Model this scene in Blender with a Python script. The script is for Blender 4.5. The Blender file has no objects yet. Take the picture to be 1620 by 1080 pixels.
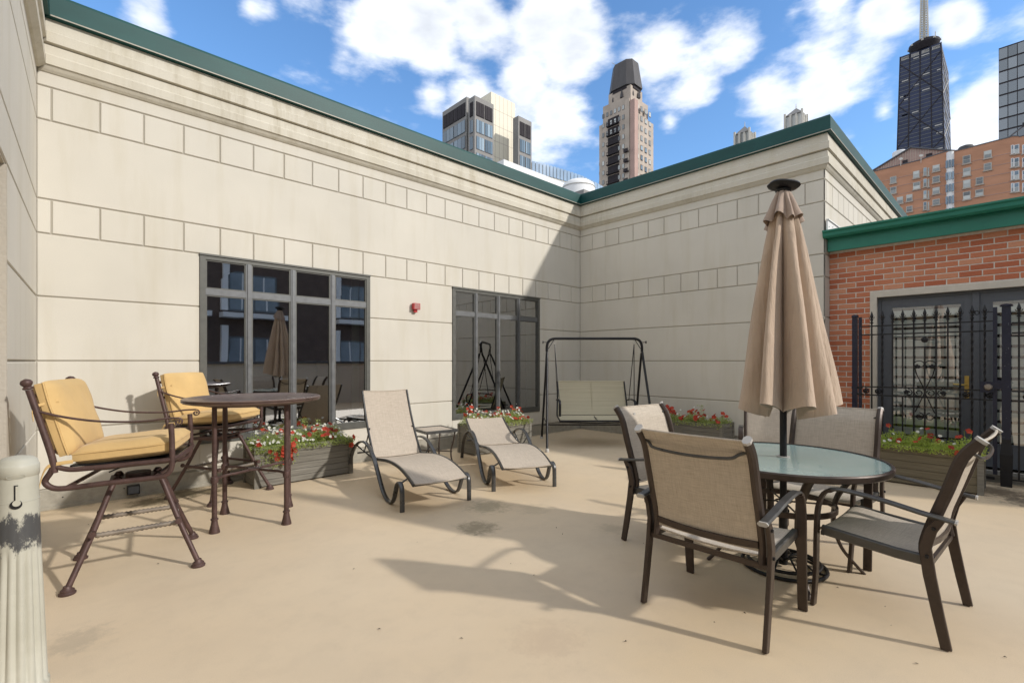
import bpy, math, random
from mathutils import Vector, Matrix, noise
random.seed(7)
PI = math.pi
S = bpy.context.scene
COL = S.collection

# ------------------------------------------------------------------ camera
EYE = 1.38; FP = 755.0; HX = 810.0; HY = 571.0; TH = math.radians(46.73)
cam_d = bpy.data.cameras.new('camera'); cam = bpy.data.objects.new('camera', cam_d); COL.objects.link(cam)
cam.location = (0, 0, EYE); cam.rotation_euler = (PI/2, 0, TH - PI/2)
cam_d.sensor_width = 36; cam_d.lens = FP/1620*36; cam_d.shift_y = 31/1620
cam_d.clip_start = 0.05; cam_d.clip_end = 3000
S.camera = cam

# ------------------------------------------------------------------ sun, sky, exposure
SUN = Vector((.44, -1, .625)).normalized()
sd = bpy.data.lights.new('sun', 'SUN'); sd.energy = 2.0; sd.angle = math.radians(2.0); sd.color = (1, .95, .88)
so = bpy.data.objects.new('sun', sd); COL.objects.link(so); so.rotation_euler = SUN.to_track_quat('Z', 'Y').to_euler(); so.location = (5, -10, 12)
S.view_settings.view_transform = 'Standard'; S.view_settings.look = 'None'
S.view_settings.exposure = 0.66; S.view_settings.gamma = 1; S.view_settings.use_curve_mapping = False
SKY = 0.15
FW = Vector((math.cos(TH), math.sin(TH), 0)); RT = Vector((math.sin(TH), -math.cos(TH), 0)); UP = Vector((0, 0, 1))
CAMP = Vector((0, 0, EYE))
def ray(x, y): return FW + RT*((x-HX)/FP) + UP*((HY-y)/FP)
def onX(x, y, X): d = ray(x, y); return CAMP + d*(X/d.x)
def onY(x, y, Y): d = ray(x, y); return CAMP + d*(Y/d.y)
def atF(x, y, F): return CAMP + ray(x, y)*F

w = bpy.data.worlds.new('World'); S.world = w; w.use_nodes = True
nt = w.node_tree; N = nt.nodes; LK = nt.links; N.clear()
def wn(t, **k):
    n = N.new(t)
    for a, b in k.items(): setattr(n, a, b)
    return n
def math_(op, a, b=None, c=None, nodes=N, links=LK):
    n = nodes.new('ShaderNodeMath'); n.operation = op
    for i, v in enumerate((a, b, c)):
        if v is None: continue
        if isinstance(v, (int, float)): n.inputs[i].default_value = v
        else: links.new(v, n.inputs[i])
    return n.outputs[0]
tc = wn('ShaderNodeTexCoord'); DIR = tc.outputs['Generated']
sky = wn('ShaderNodeTexSky', sky_type='NISHITA', sun_disc=False)
sky.sun_elevation = math.asin(SUN.z); sky.sun_rotation = math.atan2(SUN.x, SUN.y); sky.ozone_density = 3.2; sky.dust_density = .3; sky.air_density = 1.0
hs = wn('ShaderNodeHueSaturation'); hs.inputs['Saturation'].default_value = 1.12; hs.inputs['Value'].default_value = 1.08
LK.new(sky.outputs[0], hs.inputs['Color'])
sep = wn('ShaderNodeSeparateXYZ'); LK.new(DIR, sep.inputs[0])
mp = wn('ShaderNodeMapping'); mp.inputs['Scale'].default_value = (1, 1, 2.3); LK.new(DIR, mp.inputs[0])
n1 = wn('ShaderNodeTexNoise'); n1.inputs['Scale'].default_value = 6.5; n1.inputs['Detail'].default_value = 12; n1.inputs['Roughness'].default_value = .56; n1.inputs['Distortion'].default_value = .0
LK.new(mp.outputs[0], n1.inputs[0])
n2 = wn('ShaderNodeTexNoise'); n2.inputs['Scale'].default_value = 2.2; n2.inputs['Detail'].default_value = 3; LK.new(mp.outputs[0], n2.inputs[0])
# cloud banks: direction (as seen from the terrace), radius, weight
banks = [(600,60,.10,1),(680,52,.11,1),(760,40,.10,1),(850,30,.11,.9),(915,15,.07,.8),(545,85,.05,.6),
 (680,148,.055,.8),(750,150,.08,.95),(830,130,.09,1),(900,95,.09,1),(880,175,.10,.95),(830,215,.09,.8),(790,175,.07,.9),(740,120,.05,.6),
 (1040,110,.08,.9),(1090,135,.08,.75),(1170,70,.07,.75),(1220,150,.09,.95),(1300,120,.09,1),(1345,105,.07,.8),(1250,185,.05,.5),
 (1310,15,.08,.9),(1390,15,.06,.9),(1515,38,.04,.8),(1400,175,.03,.8),(1560,170,.09,1),(1545,215,.1,1),(1590,140,.05,.8),(1450,200,.06,.6),
 (235,30,.05,.75),(398,15,.05,.75),(1060,195,.035,.7),(1510,125,.03,.5),(1255,20,.05,.6),(1620,40,.05,.5)]
acc = None
for (px, py, r, wt) in banks:
    d = ray(px, py).normalized()
    vd = wn('ShaderNodeVectorMath', operation='DISTANCE'); LK.new(DIR, vd.inputs[0]); vd.inputs[1].default_value = d
    v = math_('SUBTRACT', 1.0, math_('DIVIDE', vd.outputs['Value'], r*.96))
    v = math_('MAXIMUM', v, 0.0); v = math_('MULTIPLY', v, wt*1.15)
    acc = v if acc is None else math_('SMOOTH_MAX', acc, v, .12)
# outside the picture: added denser cloud, put in to raise the ambient light
dt = wn('ShaderNodeVectorMath', operation='DOT_PRODUCT'); LK.new(DIR, dt.inputs[0]); dt.inputs[1].default_value = ray(810, 260).normalized()
mr = wn('ShaderNodeMapRange', interpolation_type='SMOOTHSTEP'); mr.inputs[1].default_value = .58; mr.inputs[2].default_value = .70; LK.new(dt.outputs['Value'], mr.inputs[0])
outside = math_('SUBTRACT', 1.0, mr.outputs[0])
gen = math_('MULTIPLY', math_('MULTIPLY', n2.outputs[0], outside), 2.3)
field = math_('ADD', acc, gen)
dens = math_('ADD', field, math_('MULTIPLY', math_('SUBTRACT', n1.outputs[0], .5), 2.5))
cm = wn('ShaderNodeMapRange', interpolation_type='SMOOTHSTEP'); cm.inputs[1].default_value = .20; cm.inputs[2].default_value = .95; LK.new(dens, cm.inputs[0])
cmf = math_('MULTIPLY', cm.outputs[0], .95)
# cloud shading: slightly greyer where thick
cr = wn('ShaderNodeValToRGB'); cr.color_ramp.elements[0].position = .42; cr.color_ramp.elements[0].color = (5.9, 6.0, 6.15, 1); cr.color_ramp.elements[1].position = 1.35; cr.color_ramp.elements[1].color = (3.3, 3.5, 3.8, 1)
cr.color_ramp.elements[1].position = 1.0
n3 = wn('ShaderNodeTexNoise'); n3.inputs['Scale'].default_value = 9; n3.inputs['Detail'].default_value = 8; LK.new(mp.outputs[0], n3.inputs[0])
LK.new(math_('ADD', math_('MULTIPLY', dens, .45), math_('MULTIPLY', n3.outputs[0], .55)), cr.inputs[0])
mx = wn('ShaderNodeMix', data_type='RGBA'); LK.new(cmf, mx.inputs[0]); LK.new(hs.outputs[0], mx.inputs[6]); LK.new(cr.outputs[0], mx.inputs[7])
bg = wn('ShaderNodeBackground'); bg.inputs[1].default_value = SKY; LK.new(mx.outputs[2], bg.inputs[0])
wo = wn('ShaderNodeOutputWorld'); LK.new(bg.outputs[0], wo.inputs[0])
S.cycles.max_bounces = 8; S.cycles.transparent_max_bounces = 12
S.cycles.use_adaptive_sampling = True; S.cycles.use_denoising = True

# ------------------------------------------------------------------ mesh helper
class MB:
    def __init__(s): s.v = []; s.f = []
    def add(s, vs, fs):
        o = len(s.v); s.v += [tuple(v) for v in vs]; s.f += [tuple(o+i for i in f) for f in fs]; return s
    def box(s, a, b, M=None):
        x0, y0, z0 = a; x1, y1, z1 = b
        x0, x1 = min(x0, x1), max(x0, x1); y0, y1 = min(y0, y1), max(y0, y1); z0, z1 = min(z0, z1), max(z0, z1)
        vs = [(x0,y0,z0),(x1,y0,z0),(x1,y1,z0),(x0,y1,z0),(x0,y0,z1),(x1,y0,z1),(x1,y1,z1),(x0,y1,z1)]
        if M is not None: vs = [M @ Vector(v) for v in vs]
        return s.add(vs, [(0,3,2,1),(4,5,6,7),(0,1,5,4),(1,2,6,5),(2,3,7,6),(3,0,4,7)])
    def slab(s, o, u, v, n, a, b, t0, t1):
        """box in a frame: origin o, axes u,v and normal n; a=(u0,v0) b=(u1,v1)"""
        o = Vector(o); u = Vector(u); v = Vector(v); n = Vector(n)
        vs = [o+u*p+v*q+n*t for t in (t0, t1) for (p, q) in ((a[0],a[1]),(b[0],a[1]),(b[0],b[1]),(a[0],b[1]))]
        f = [(0,3,2,1),(4,5,6,7),(0,1,5,4),(1,2,6,5),(2,3,7,6),(3,0,4,7)]
        if u.cross(v).dot(n) < 0: f = [tuple(reversed(q)) for q in f]
        return s.add(vs, f)
    def chamfer(s, o, u, v, n, a, b, t0, t1, c):
        """block whose front edges are chamfered by c"""
        o = Vector(o); u = Vector(u); v = Vector(v); n = Vector(n)
        R = lambda p0, q0, p1, q1, t: [o+u*p+v*q+n*t for (p, q) in ((p0,q0),(p1,q0),(p1,q1),(p0,q1))]
        vs = R(a[0],a[1],b[0],b[1],t0)+R(a[0],a[1],b[0],b[1],t1-c)+R(a[0]+c,a[1]+c,b[0]-c,b[1]-c,t1)
        f = [(0,3,2,1)]+[(i,(i+1)%4,4+(i+1)%4,4+i) for i in range(4)]+[(4+i,4+(i+1)%4,8+(i+1)%4,8+i) for i in range(4)]+[(8,9,10,11)]
        if u.cross(v).dot(n) < 0: f = [tuple(reversed(q)) for q in f]
        return s.add(vs, f)
    def ring(s, rings, closed=True, caps=True):
        n = len(rings[0]); vs = [p for r in rings for p in r]; fs = []
        for i in range(len(rings)-1):
            for j in range(n if closed else n-1):
                k = (j+1) % n; fs.append((i*n+j, i*n+k, (i+1)*n+k, (i+1)*n+j))
        if caps and closed:
            fs.append(tuple(reversed(range(n)))); m = (len(rings)-1)*n; fs.append(tuple(m+j for j in range(n)))
        return s.add(vs, fs)
    def tube(s, path, r, n=10, caps=True, loop=False):
        P = [Vector(p) for p in path]; rs = r if isinstance(r, (list, tuple)) else [r]*len(P)
        rings = []; prev = None
        for i, p in enumerate(P):
            if loop: t = P[(i+1) % len(P)] - P[i-1]
            else: t = P[min(i+1, len(P)-1)] - P[max(i-1, 0)]
            t = t.normalized() if t.length > 1e-9 else Vector((0,0,1))
            if prev is None:
                a = Vector((0,0,1)) if abs(t.z) < .9 else Vector((1,0,0))
                x = t.cross(a).normalized()
            else: x = (prev - t*prev.dot(t)).normalized()
            prev = x; y = t.cross(x)
            rings.append([p + (x*math.cos(2*PI*k/n) + y*math.sin(2*PI*k/n))*rs[i] for k in range(n)])
        if loop: rings.append(rings[0]); caps = False
        return s.ring(rings, True, caps)
    def bar(s, path, side, wd, th, bev=.3, caps=True):
        """flat bar: wd along 'side', th across"""
        P = [Vector(p) for p in path]; side = Vector(side).normalized(); rings = []
        for i, p in enumerate(P):
            t = (P[min(i+1, len(P)-1)] - P[max(i-1, 0)]).normalized(); nn = t.cross(side).normalized()
            W = (wd[i] if isinstance(wd, list) else wd)/2; T = (th[i] if isinstance(th, list) else th)/2; b = bev*min(W, T)
            pr = [(W-b,T),(W,T-b),(W,-T+b),(W-b,-T),(-W+b,-T),(-W,-T+b),(-W,T-b),(-W+b,T)]
            rings.append([p + side*a + nn*c for a, c in pr])
        return s.ring(rings, True, caps)
    def lathe(s, prof, c=(0,0,0), n=24, ax=None, capb=True):
        c = Vector(c); Q = Matrix.Identity(3) if ax is None else Vector(ax).to_track_quat('Z', 'Y').to_matrix()
        rings = [[c + Q @ Vector((r*math.cos(2*PI*k/n), r*math.sin(2*PI*k/n), z)) for k in range(n)] for r, z in prof]
        return s.ring(rings, True, capb)
    def build(s, name, m, parent=None, smooth=None, **tags):
        me = bpy.data.meshes.new(name); me.from_pydata(s.v, [], s.f); me.validate(); me.update()
        if m is not None: me.materials.append(m)
        if smooth is not None:
            me.shade_smooth(); me.set_sharp_from_angle(angle=math.radians(smooth))
        return link(name, me, parent, **tags)
def link(name, me, parent=None, **tags):
    o = bpy.data.objects.new(name, me); COL.objects.link(o)
    if parent is not None: o.parent = parent
    for k, v in tags.items(): o[k] = v
    return o
def thing(name, label, cat, loc=(0,0,0), rz=0, group=None):
    o = bpy.data.objects.new(name, None); COL.objects.link(o); o.empty_display_size = .1
    o.location = loc; o.rotation_euler = (0, 0, rz); o['label'] = label; o['category'] = cat
    if group: o['group'] = group
    return o
KIDS = {}
def copy_tree(o, parent=None):
    c = o.copy(); COL.objects.link(c)
    if parent is not None: c.parent = parent
    for ch in [x for x in ALLKIDS(o)]: copy_tree(ch, c)
    return c
def ALLKIDS(o): return list(o.children)
def spline(pts, n=6):
    P = [Vector(p) for p in pts]; out = []
    for i in range(len(P)-1):
        a, b, c, d = P[max(i-1,0)], P[i], P[i+1], P[min(i+2,len(P)-1)]
        for k in range(n):
            t = k/n; out.append(.5*((2*b)+(c-a)*t+(2*a-5*b+4*c-d)*t*t+(3*b-a-3*c+d)*t**3))
    out.append(P[-1]); return out

# ------------------------------------------------------------------ materials
def mat(name, col, rough=.6, metal=0, spec=.5):
    m = bpy.data.materials.new(name); m.use_nodes = True; b = m.node_tree.nodes['Principled BSDF']
    b.inputs['Base Color'].default_value = (*col, 1); b.inputs['Roughness'].default_value = rough; b.inputs['Metallic'].default_value = metal
    b.inputs['Specular IOR Level'].default_value = spec
    return m, m.node_tree, b
def nz(t, scale, detail=5, rough=.55, vec=None, sc=None, coord='Object'):
    L = t.links
    c = t.nodes.new('ShaderNodeTexCoord'); src = c.outputs[coord]
    if sc: mpn = t.nodes.new('ShaderNodeMapping'); mpn.inputs['Scale'].default_value = sc; L.new(src, mpn.inputs[0]); src = mpn.outputs[0]
    n = t.nodes.new('ShaderNodeTexNoise'); n.inputs['Scale'].default_value = scale; n.inputs['Detail'].default_value = detail; n.inputs['Roughness'].default_value = rough
    L.new(src, n.inputs[0]); return n.outputs[0]
def ramp(t, fac, stops):
    r = t.nodes.new('ShaderNodeValToRGB'); e = r.color_ramp.elements
    while len(e) < len(stops): e.new(.5)
    for i, (p, c) in enumerate(stops): e[i].position = p; e[i].color = (*c, 1) if len(c) == 3 else c
    t.links.new(fac, r.inputs[0]); return r.outputs[0]
def mixc(t, fac, a, b, mode='MIX'):
    n = t.nodes.new('ShaderNodeMix'); n.data_type = 'RGBA'; n.blend_type = mode
    for i, v in ((0, fac), (6, a), (7, b)):
        if isinstance(v, (int, float)): n.inputs[i].default_value = v
        elif isinstance(v, tuple): n.inputs[i].default_value = (*v, 1) if len(v) == 3 else v
        else: t.links.new(v, n.inputs[i])
    return n.outputs[2]
def bump(t, b, h, strength=.2, dist=.01):
    n = t.nodes.new('ShaderNodeBump'); n.inputs['Strength'].default_value = strength; n.inputs['Distance'].default_value = dist
    t.links.new(h, n.inputs['Height']); t.links.new(n.outputs[0], b.inputs['Normal'])
def g(v): return (v, v, v)
def stucco(name, base, stain=.0, rough_bump=.25, bscale=160):
    m, t, b = mat(name, base, .88, spec=.2)
    big = nz(t, .9, 4, coord='Generated' if False else 'Object')
    c = mixc(t, ramp(t, big, [(.3, g(0)), (.75, g(1))]), tuple(x*.93 for x in base), tuple(min(1, x*1.05) for x in base))
    st = nz(t, 1.0, 6, .6, sc=(5, 5, .6))
    c = mixc(t, ramp(t, st, [(.5, g(0)), (.85, g(.5))]), c, (base[0]*.78, base[1]*.74, base[2]*.62))
    if stain:
        s2 = nz(t, 1.0, 7, .7, sc=(9, 9, 1.2)); s3 = nz(t, .55, 3, .5)
        f = math_('MULTIPLY', ramp(t, s2, [(.45, g(0)), (.72, g(1))]), ramp(t, s3, [(.45, g(0)), (.62, g(1))]), nodes=t.nodes, links=t.links)
        f = math_('MULTIPLY', f, stain, nodes=t.nodes, links=t.links)
        c = mixc(t, f, c, (.30, .25, .15))
    oi_ = t.nodes.new('ShaderNodeObjectInfo'); c = mixc(t, 1.0, c, ramp(t, oi_.outputs['Random'], [(0, (.955,.955,.95)), (1, (1,1,1))]), 'MULTIPLY')
    fine = nz(t, bscale, 3, .6)
    c = mixc(t, .12, c, ramp(t, fine, [(.3, (.3,.28,.24)), (.7, (1,1,1))]), 'MULTIPLY')
    t.links.new(c, b.inputs['Base Color']); bump(t, b, fine, rough_bump, .004)
    return m
CREAM = (.66, .625, .55)
M = {}
M['stucco'] = stucco('cream_stucco', CREAM)
M['groove'] = stucco('groove_stucco', (.46, .425, .36))
M['cornice'] = stucco('cornice_stucco', (.62, .58, .49), stain=.55)
M['stucco_rough'] = stucco('rough_stucco', (.5, .46, .4), .3, .9, 60)
# green metal
m, t, b = mat('green_metal', (.012, .085, .072), .5, .0, .35); n_ = nz(t, 1.2, 4, sc=(1, 1, 3)); t.links.new(ramp(t, n_, [(.3, (.003,.048,.045)), (.7, (.006,.068,.063))]), b.inputs['Base Color']); M['green'] = m
m, t, b = mat('green_paint', (.01, .17, .115), .45); n_ = nz(t, 2, 5); t.links.new(ramp(t, n_, [(.3, (.008,.15,.10)), (.7, (.014,.19,.13))]), b.inputs['Base Color']); M['green2'] = m
def metal(name, col, rough=.4, mt=.3, var=.25, wear=None):
    m, t, b = mat(name, col, rough, mt); n = nz(t, 14, 6, .65)
    c = ramp(t, n, [(.3, tuple(x*(1-var) for x in col)), (.75, tuple(x*(1+var) for x in col))])
    if wear:
        n3 = nz(t, 40, 6, .7); c = mixc(t, ramp(t, n3, [(.64, g(0)), (.70, g(.8))]), c, wear)
    t.links.new(c, b.inputs['Base Color'])
    r = ramp(t, n, [(.3, g(max(0, rough-.08))), (.7, g(min(1, rough+.12)))]); t.links.new(r, b.inputs['Roughness']); bump(t, b, nz(t, 120, 2), .04, .002)
    return m
M['bronze'] = metal('bronze_powder_coat', (.060, .043, .034), .38, .35)
M['greybronze'] = metal('grey_bronze_arm', (.085, .082, .076), .34, .4)
M['brown'] = metal('brown_cast_metal', (.085, .048, .042), .5, .25, .35, (.22, .16, .13))
M['black'] = metal('black_metal', (.012, .012, .014), .4, .3)
M['navy'] = metal('chipped_navy_black_paint', (.012, .014, .032), .38, .1, .2, (.35, .33, .36))
M['iron'] = metal('black_wrought_iron', (.010, .010, .012), .45, .2)
M['alu'] = metal('grey_window_frame', (.15, .155, .16), .45, .5, .15)
M['alu_d'] = metal('dark_window_frame', (.11, .11, .10), .5, .4, .15)
M['cap'] = metal('light_end_cap', (.45, .43, .40), .5, 0, .1)
M['doorgrey'] = metal('slate_grey_door_paint', (.095, .105, .122), .42, 0, .12)
M['loungegrey'] = metal('lounger_grey_metal', (.085, .085, .085), .3, .55, .2)
M['brass'] = metal('brass', (.55, .40, .12), .3, .9, .1)
M['white'] = metal('white_paint', (.72, .72, .70), .6, 0, .06)
M['flash'] = metal('grey_flashing', (.36, .335, .28), .55, .1, .2)
M['trimcream'] = metal('cream_trim', (.58, .53, .45), .6, 0, .08)
M['rope'] = metal('worn_foot_rung', (.26, .22, .18), .6, .4, .4)
# brown bolt etc.
m, t, b = mat('red_plastic', (.45, .03, .035), .35); M['red'] = m
m, t, b = mat('dark_roof', (.05, .05, .052), .8); n_ = nz(t, .8, 5, sc=(1,1,6)); t.links.new(ramp(t, n_, [(.3, (.045,.045,.048)), (.7, (.085,.083,.085))]), b.inputs['Base Color']); M['roof'] = m
# sling fabric
def sling(name, c0, c1, ax):
    m, t, b = mat(name, c0, .85, spec=.25)
    sc = {'seat': ((14, 420, 1), (420, 14, 1)), 'back': ((1, 14, 420), (1, 420, 14))}[ax]
    a = nz(t, 1, 3, .6, sc=sc[0]); d = nz(t, 1, 3, .6, sc=sc[1]); big = nz(t, 5, 3)
    f = math_('ADD', math_('MULTIPLY', a, .55, nodes=t.nodes, links=t.links), math_('MULTIPLY', d, .45, nodes=t.nodes, links=t.links), nodes=t.nodes, links=t.links)
    c = ramp(t, f, [(.36, c1), (.62, c0)])
    c = mixc(t, ramp(t, big, [(.3, g(.0)), (.8, g(.25))]), c, tuple(x*.75 for x in c0))
    t.links.new(c, b.inputs['Base Color']); bump(t, b, f, .5, .003); return m
M['sling_s'] = sling('sling_fabric_seat', (.62, .545, .45), (.40, .345, .28), 'seat')
M['sling_b'] = sling('sling_fabric_back', (.60, .53, .44), (.38, .325, .26), 'back')
M['sling_l'] = sling('lounger_fabric', (.55, .475, .39), (.37, .315, .255), 'seat')
M['sling_g'] = sling('swing_fabric', (.60, .55, .41), (.42, .38, .27), 'back')
# cushion & umbrella cloth
def cloth(name, c, bs=700, vr=.1):
    m, t, b = mat(name, c, .9, spec=.15); big = nz(t, 3, 4); fine = nz(t, bs, 2)
    cc = ramp(t, big, [(.3, tuple(x*(1-vr) for x in c)), (.75, tuple(x*(1+vr) for x in c))])
    t.links.new(cc, b.inputs['Base Color']); b.inputs['Sheen Weight'].default_value = .15
    a = nz(t, 9, 4, .5) if bs == 700 else nz(t, 1, 5, .6, sc=(16, 16, 3)); h = math_('ADD', math_('MULTIPLY', a, 3.0, nodes=t.nodes, links=t.links), math_('MULTIPLY', fine, .15, nodes=t.nodes, links=t.links), nodes=t.nodes, links=t.links)
    bump(t, b, h, .35 if bs == 700 else .6, .006 if bs == 700 else .014); return m
M['cushion'] = cloth('golden_cushion_cloth', (.60, .41, .18))
M['umb'] = cloth('tan_umbrella_canvas', (.53, .41, .31), 701)
M['umb_top'] = cloth('faded_umbrella_vent', (.40, .31, .25))
# floor
m, t, b = mat('coated_deck', (.5, .4, .3), .55, spec=.35)
A_ = nz(t, .35, 5, .5); B_ = nz(t, 1.6, 6, .6); F_ = nz(t, 260, 3)
c = ramp(t, A_, [(.30, (.63,.49,.315)), (.5, (.67,.54,.38)), (.72, (.68,.57,.42))])
c = mixc(t, ramp(t, B_, [(.45, g(0)), (.75, g(.5))]), c, (.57,.47,.345))
c = mixc(t, ramp(t, nz(t, 5.5, 8, .7), [(.48, g(0)), (.8, g(.4))]), c, (.52,.42,.30))
c = mixc(t, ramp(t, nz(t, .8, 4, .6, sc=(1,1,1)), [(.55, g(0)), (.8, g(.35))]), c, (.65,.485,.315))
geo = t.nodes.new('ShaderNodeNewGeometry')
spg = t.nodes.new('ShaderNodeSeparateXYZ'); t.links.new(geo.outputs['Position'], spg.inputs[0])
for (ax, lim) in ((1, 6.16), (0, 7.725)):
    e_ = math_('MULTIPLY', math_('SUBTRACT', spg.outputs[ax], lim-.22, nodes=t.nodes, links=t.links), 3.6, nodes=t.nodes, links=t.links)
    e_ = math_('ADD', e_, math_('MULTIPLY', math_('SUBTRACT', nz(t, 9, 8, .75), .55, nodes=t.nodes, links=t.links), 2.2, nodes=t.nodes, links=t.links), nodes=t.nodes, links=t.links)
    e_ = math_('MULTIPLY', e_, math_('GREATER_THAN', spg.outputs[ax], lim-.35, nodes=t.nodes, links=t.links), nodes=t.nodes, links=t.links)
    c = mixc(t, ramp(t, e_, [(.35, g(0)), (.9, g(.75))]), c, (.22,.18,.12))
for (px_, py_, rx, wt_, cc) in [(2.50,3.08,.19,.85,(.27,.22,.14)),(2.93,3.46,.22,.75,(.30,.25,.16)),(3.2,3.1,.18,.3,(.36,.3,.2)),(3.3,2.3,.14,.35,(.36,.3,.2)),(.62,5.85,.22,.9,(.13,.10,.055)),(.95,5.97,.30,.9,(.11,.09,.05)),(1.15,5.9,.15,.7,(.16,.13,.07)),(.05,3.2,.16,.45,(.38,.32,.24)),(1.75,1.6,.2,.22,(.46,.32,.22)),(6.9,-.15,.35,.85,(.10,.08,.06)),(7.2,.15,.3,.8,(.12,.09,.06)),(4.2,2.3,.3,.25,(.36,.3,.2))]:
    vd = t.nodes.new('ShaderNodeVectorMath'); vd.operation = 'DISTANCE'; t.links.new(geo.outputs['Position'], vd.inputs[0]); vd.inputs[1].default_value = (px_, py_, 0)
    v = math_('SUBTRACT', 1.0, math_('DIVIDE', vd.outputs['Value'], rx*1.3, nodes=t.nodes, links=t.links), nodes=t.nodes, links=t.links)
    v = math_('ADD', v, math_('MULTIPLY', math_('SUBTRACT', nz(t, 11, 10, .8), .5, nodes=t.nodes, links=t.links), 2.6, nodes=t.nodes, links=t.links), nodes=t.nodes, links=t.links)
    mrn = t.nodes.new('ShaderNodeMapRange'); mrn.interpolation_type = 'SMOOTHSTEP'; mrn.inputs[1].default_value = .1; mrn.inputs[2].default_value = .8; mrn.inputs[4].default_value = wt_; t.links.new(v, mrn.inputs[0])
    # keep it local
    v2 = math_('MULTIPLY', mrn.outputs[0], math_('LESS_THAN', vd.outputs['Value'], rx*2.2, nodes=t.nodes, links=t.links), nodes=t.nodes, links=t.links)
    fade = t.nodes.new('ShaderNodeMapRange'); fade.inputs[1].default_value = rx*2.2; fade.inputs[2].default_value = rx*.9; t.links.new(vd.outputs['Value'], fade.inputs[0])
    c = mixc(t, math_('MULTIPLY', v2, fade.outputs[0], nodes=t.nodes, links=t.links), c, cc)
c = mixc(t, .22, c, ramp(t, F_, [(.3, (.5,.48,.44)), (.62, (1,1,1))]), 'MULTIPLY')
c = mixc(t, ramp(t, nz(t, 45, 4, .8), [(.73, g(0)), (.78, g(.5))]), c, (.25,.19,.13))
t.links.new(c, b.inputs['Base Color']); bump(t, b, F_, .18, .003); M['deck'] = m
# brick
m, t, b = mat('red_brick', (.34, .085, .045), .85, spec=.2)
oi = t.nodes.new('ShaderNodeObjectInfo')
c = ramp(t, oi.outputs['Random'], [(0, (.47,.15,.08)), (.35, (.56,.20,.11)), (.7, (.60,.25,.14)), (1, (.66,.32,.20))])
c = mixc(t, .45, c, ramp(t, nz(t, 60, 5, .7), [(.3, (.6,.57,.55)), (.65, (1,1,1))]), 'MULTIPLY'); t.links.new(c, b.inputs['Base Color']); bump(t, b, nz(t, 120, 4), .35, .003); M['brick'] = m
m, t, b = mat('mortar', (.50, .45, .39), .9, spec=.1); t.links.new(ramp(t, nz(t, 30, 5), [(.3, (.58,.54,.48)), (.7, (.74,.70,.63))]), b.inputs['Base Color']); M['mortar'] = m
# glass
def glassmat(name, tint, refl, rough=.015, absorb=.55):
    m = bpy.data.materials.new(name); m.use_nodes = True; t = m.node_tree; n = t.nodes; n.clear(); o = n.new('ShaderNodeOutputMaterial')
    tr = n.new('ShaderNodeBsdfTransparent'); tr.inputs[0].default_value = (*tint, 1); gl = n.new('ShaderNodeBsdfGlossy'); gl.inputs['Roughness'].default_value = rough; gl.inputs[0].default_value = (.9,.92,.95,1)
    lw = n.new('ShaderNodeFresnel'); lw.inputs[0].default_value = 1.5
    f = math_('ADD', lw.outputs[0], refl, nodes=n, links=t.links); mxx = n.new('ShaderNodeMixShader'); t.links.new(math_('MINIMUM', f, 1.0, nodes=n, links=t.links), mxx.inputs[0]); t.links.new(tr.outputs[0], mxx.inputs[1]); t.links.new(gl.outputs[0], mxx.inputs[2]); t.links.new(mxx.outputs[0], o.inputs[0])
    bn = n.new('ShaderNodeTexNoise'); bn.inputs['Scale'].default_value = 1.1; tcn = n.new('ShaderNodeTexCoord'); t.links.new(tcn.outputs['Object'], bn.inputs[0]); bp = n.new('ShaderNodeBump'); bp.inputs['Strength'].default_value = .04; bp.inputs['Distance'].default_value = .02; t.links.new(bn.outputs[0], bp.inputs['Height']); t.links.new(bp.outputs[0], gl.inputs['Normal'])
    return m
M['pane'] = glassmat('window_glass', (.42, .42, .42), .37)
M['doorpane'] = glassmat('door_glass', (.96, .98, .97), .27)
m, t, b = mat('frosted_table_glass', (.42, .58, .56), .18, spec=.6); b.inputs['Transmission Weight'].default_value = .35; b.inputs['Coat Weight'].default_value = .5; t.links.new(ramp(t, nz(t, 4, 3), [(.3, (.38,.55,.52)), (.7, (.50,.64,.61))]), b.inputs['Base Color']); M['tableglass'] = m
m, t, b = mat('far_glass', (.10, .16, .22), .12, .0, .9); b.inputs['Base Color'].default_value = (.10,.16,.22,1)
oi = t.nodes.new('ShaderNodeObjectInfo'); t.links.new(ramp(t, oi.outputs['Random'], [(0, (.05,.09,.13)), (.6, (.14,.22,.30)), (1, (.32,.42,.50))]), b.inputs['Base Color']); M['farglass'] = m
m, t, b = mat('pale_window_glass', (.30, .33, .33), .25, 0, .7); oi = t.nodes.new('ShaderNodeObjectInfo'); t.links.new(ramp(t, oi.outputs['Random'], [(0, (.10,.11,.12)), (.5, (.30,.32,.32)), (1, (.60,.62,.60))]), b.inputs['Base Color']); M['paleglass'] = m
def flat(name, col, var=.12, sc=.3, rough=.8, st=(1,1,1)):
    m, t, b = mat(name, col, rough, spec=.3); t.links.new(ramp(t, nz(t, sc, 6, .65, sc=st), [(.3, tuple(x*(1-var) for x in col)), (.7, tuple(min(1,x*(1+var)) for x in col))]), b.inputs['Base Color']); return m
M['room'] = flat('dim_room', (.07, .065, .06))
M['curtain'] = flat('pale_curtain', (.38, .44, .36), .1, 3, .9, (8, 8, .3))
M['darkbrick'] = flat('brown_brick', (.12, .085, .07), .2, 2)
M['tan'] = flat('tan_precast', (.46, .39, .33), .18, .12)
M['pink'] = flat('pink_precast', (.45, .31, .27), .12, .12)
M['creamwall'] = flat('cream_panel', (.78, .73, .60), .04, .1)
M['greyframe'] = flat('grey_panel', (.27, .26, .25), .1, .2)
M['paleslat'] = flat('pale_green_blind', (.88, .95, .90), .08, .6)
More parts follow.
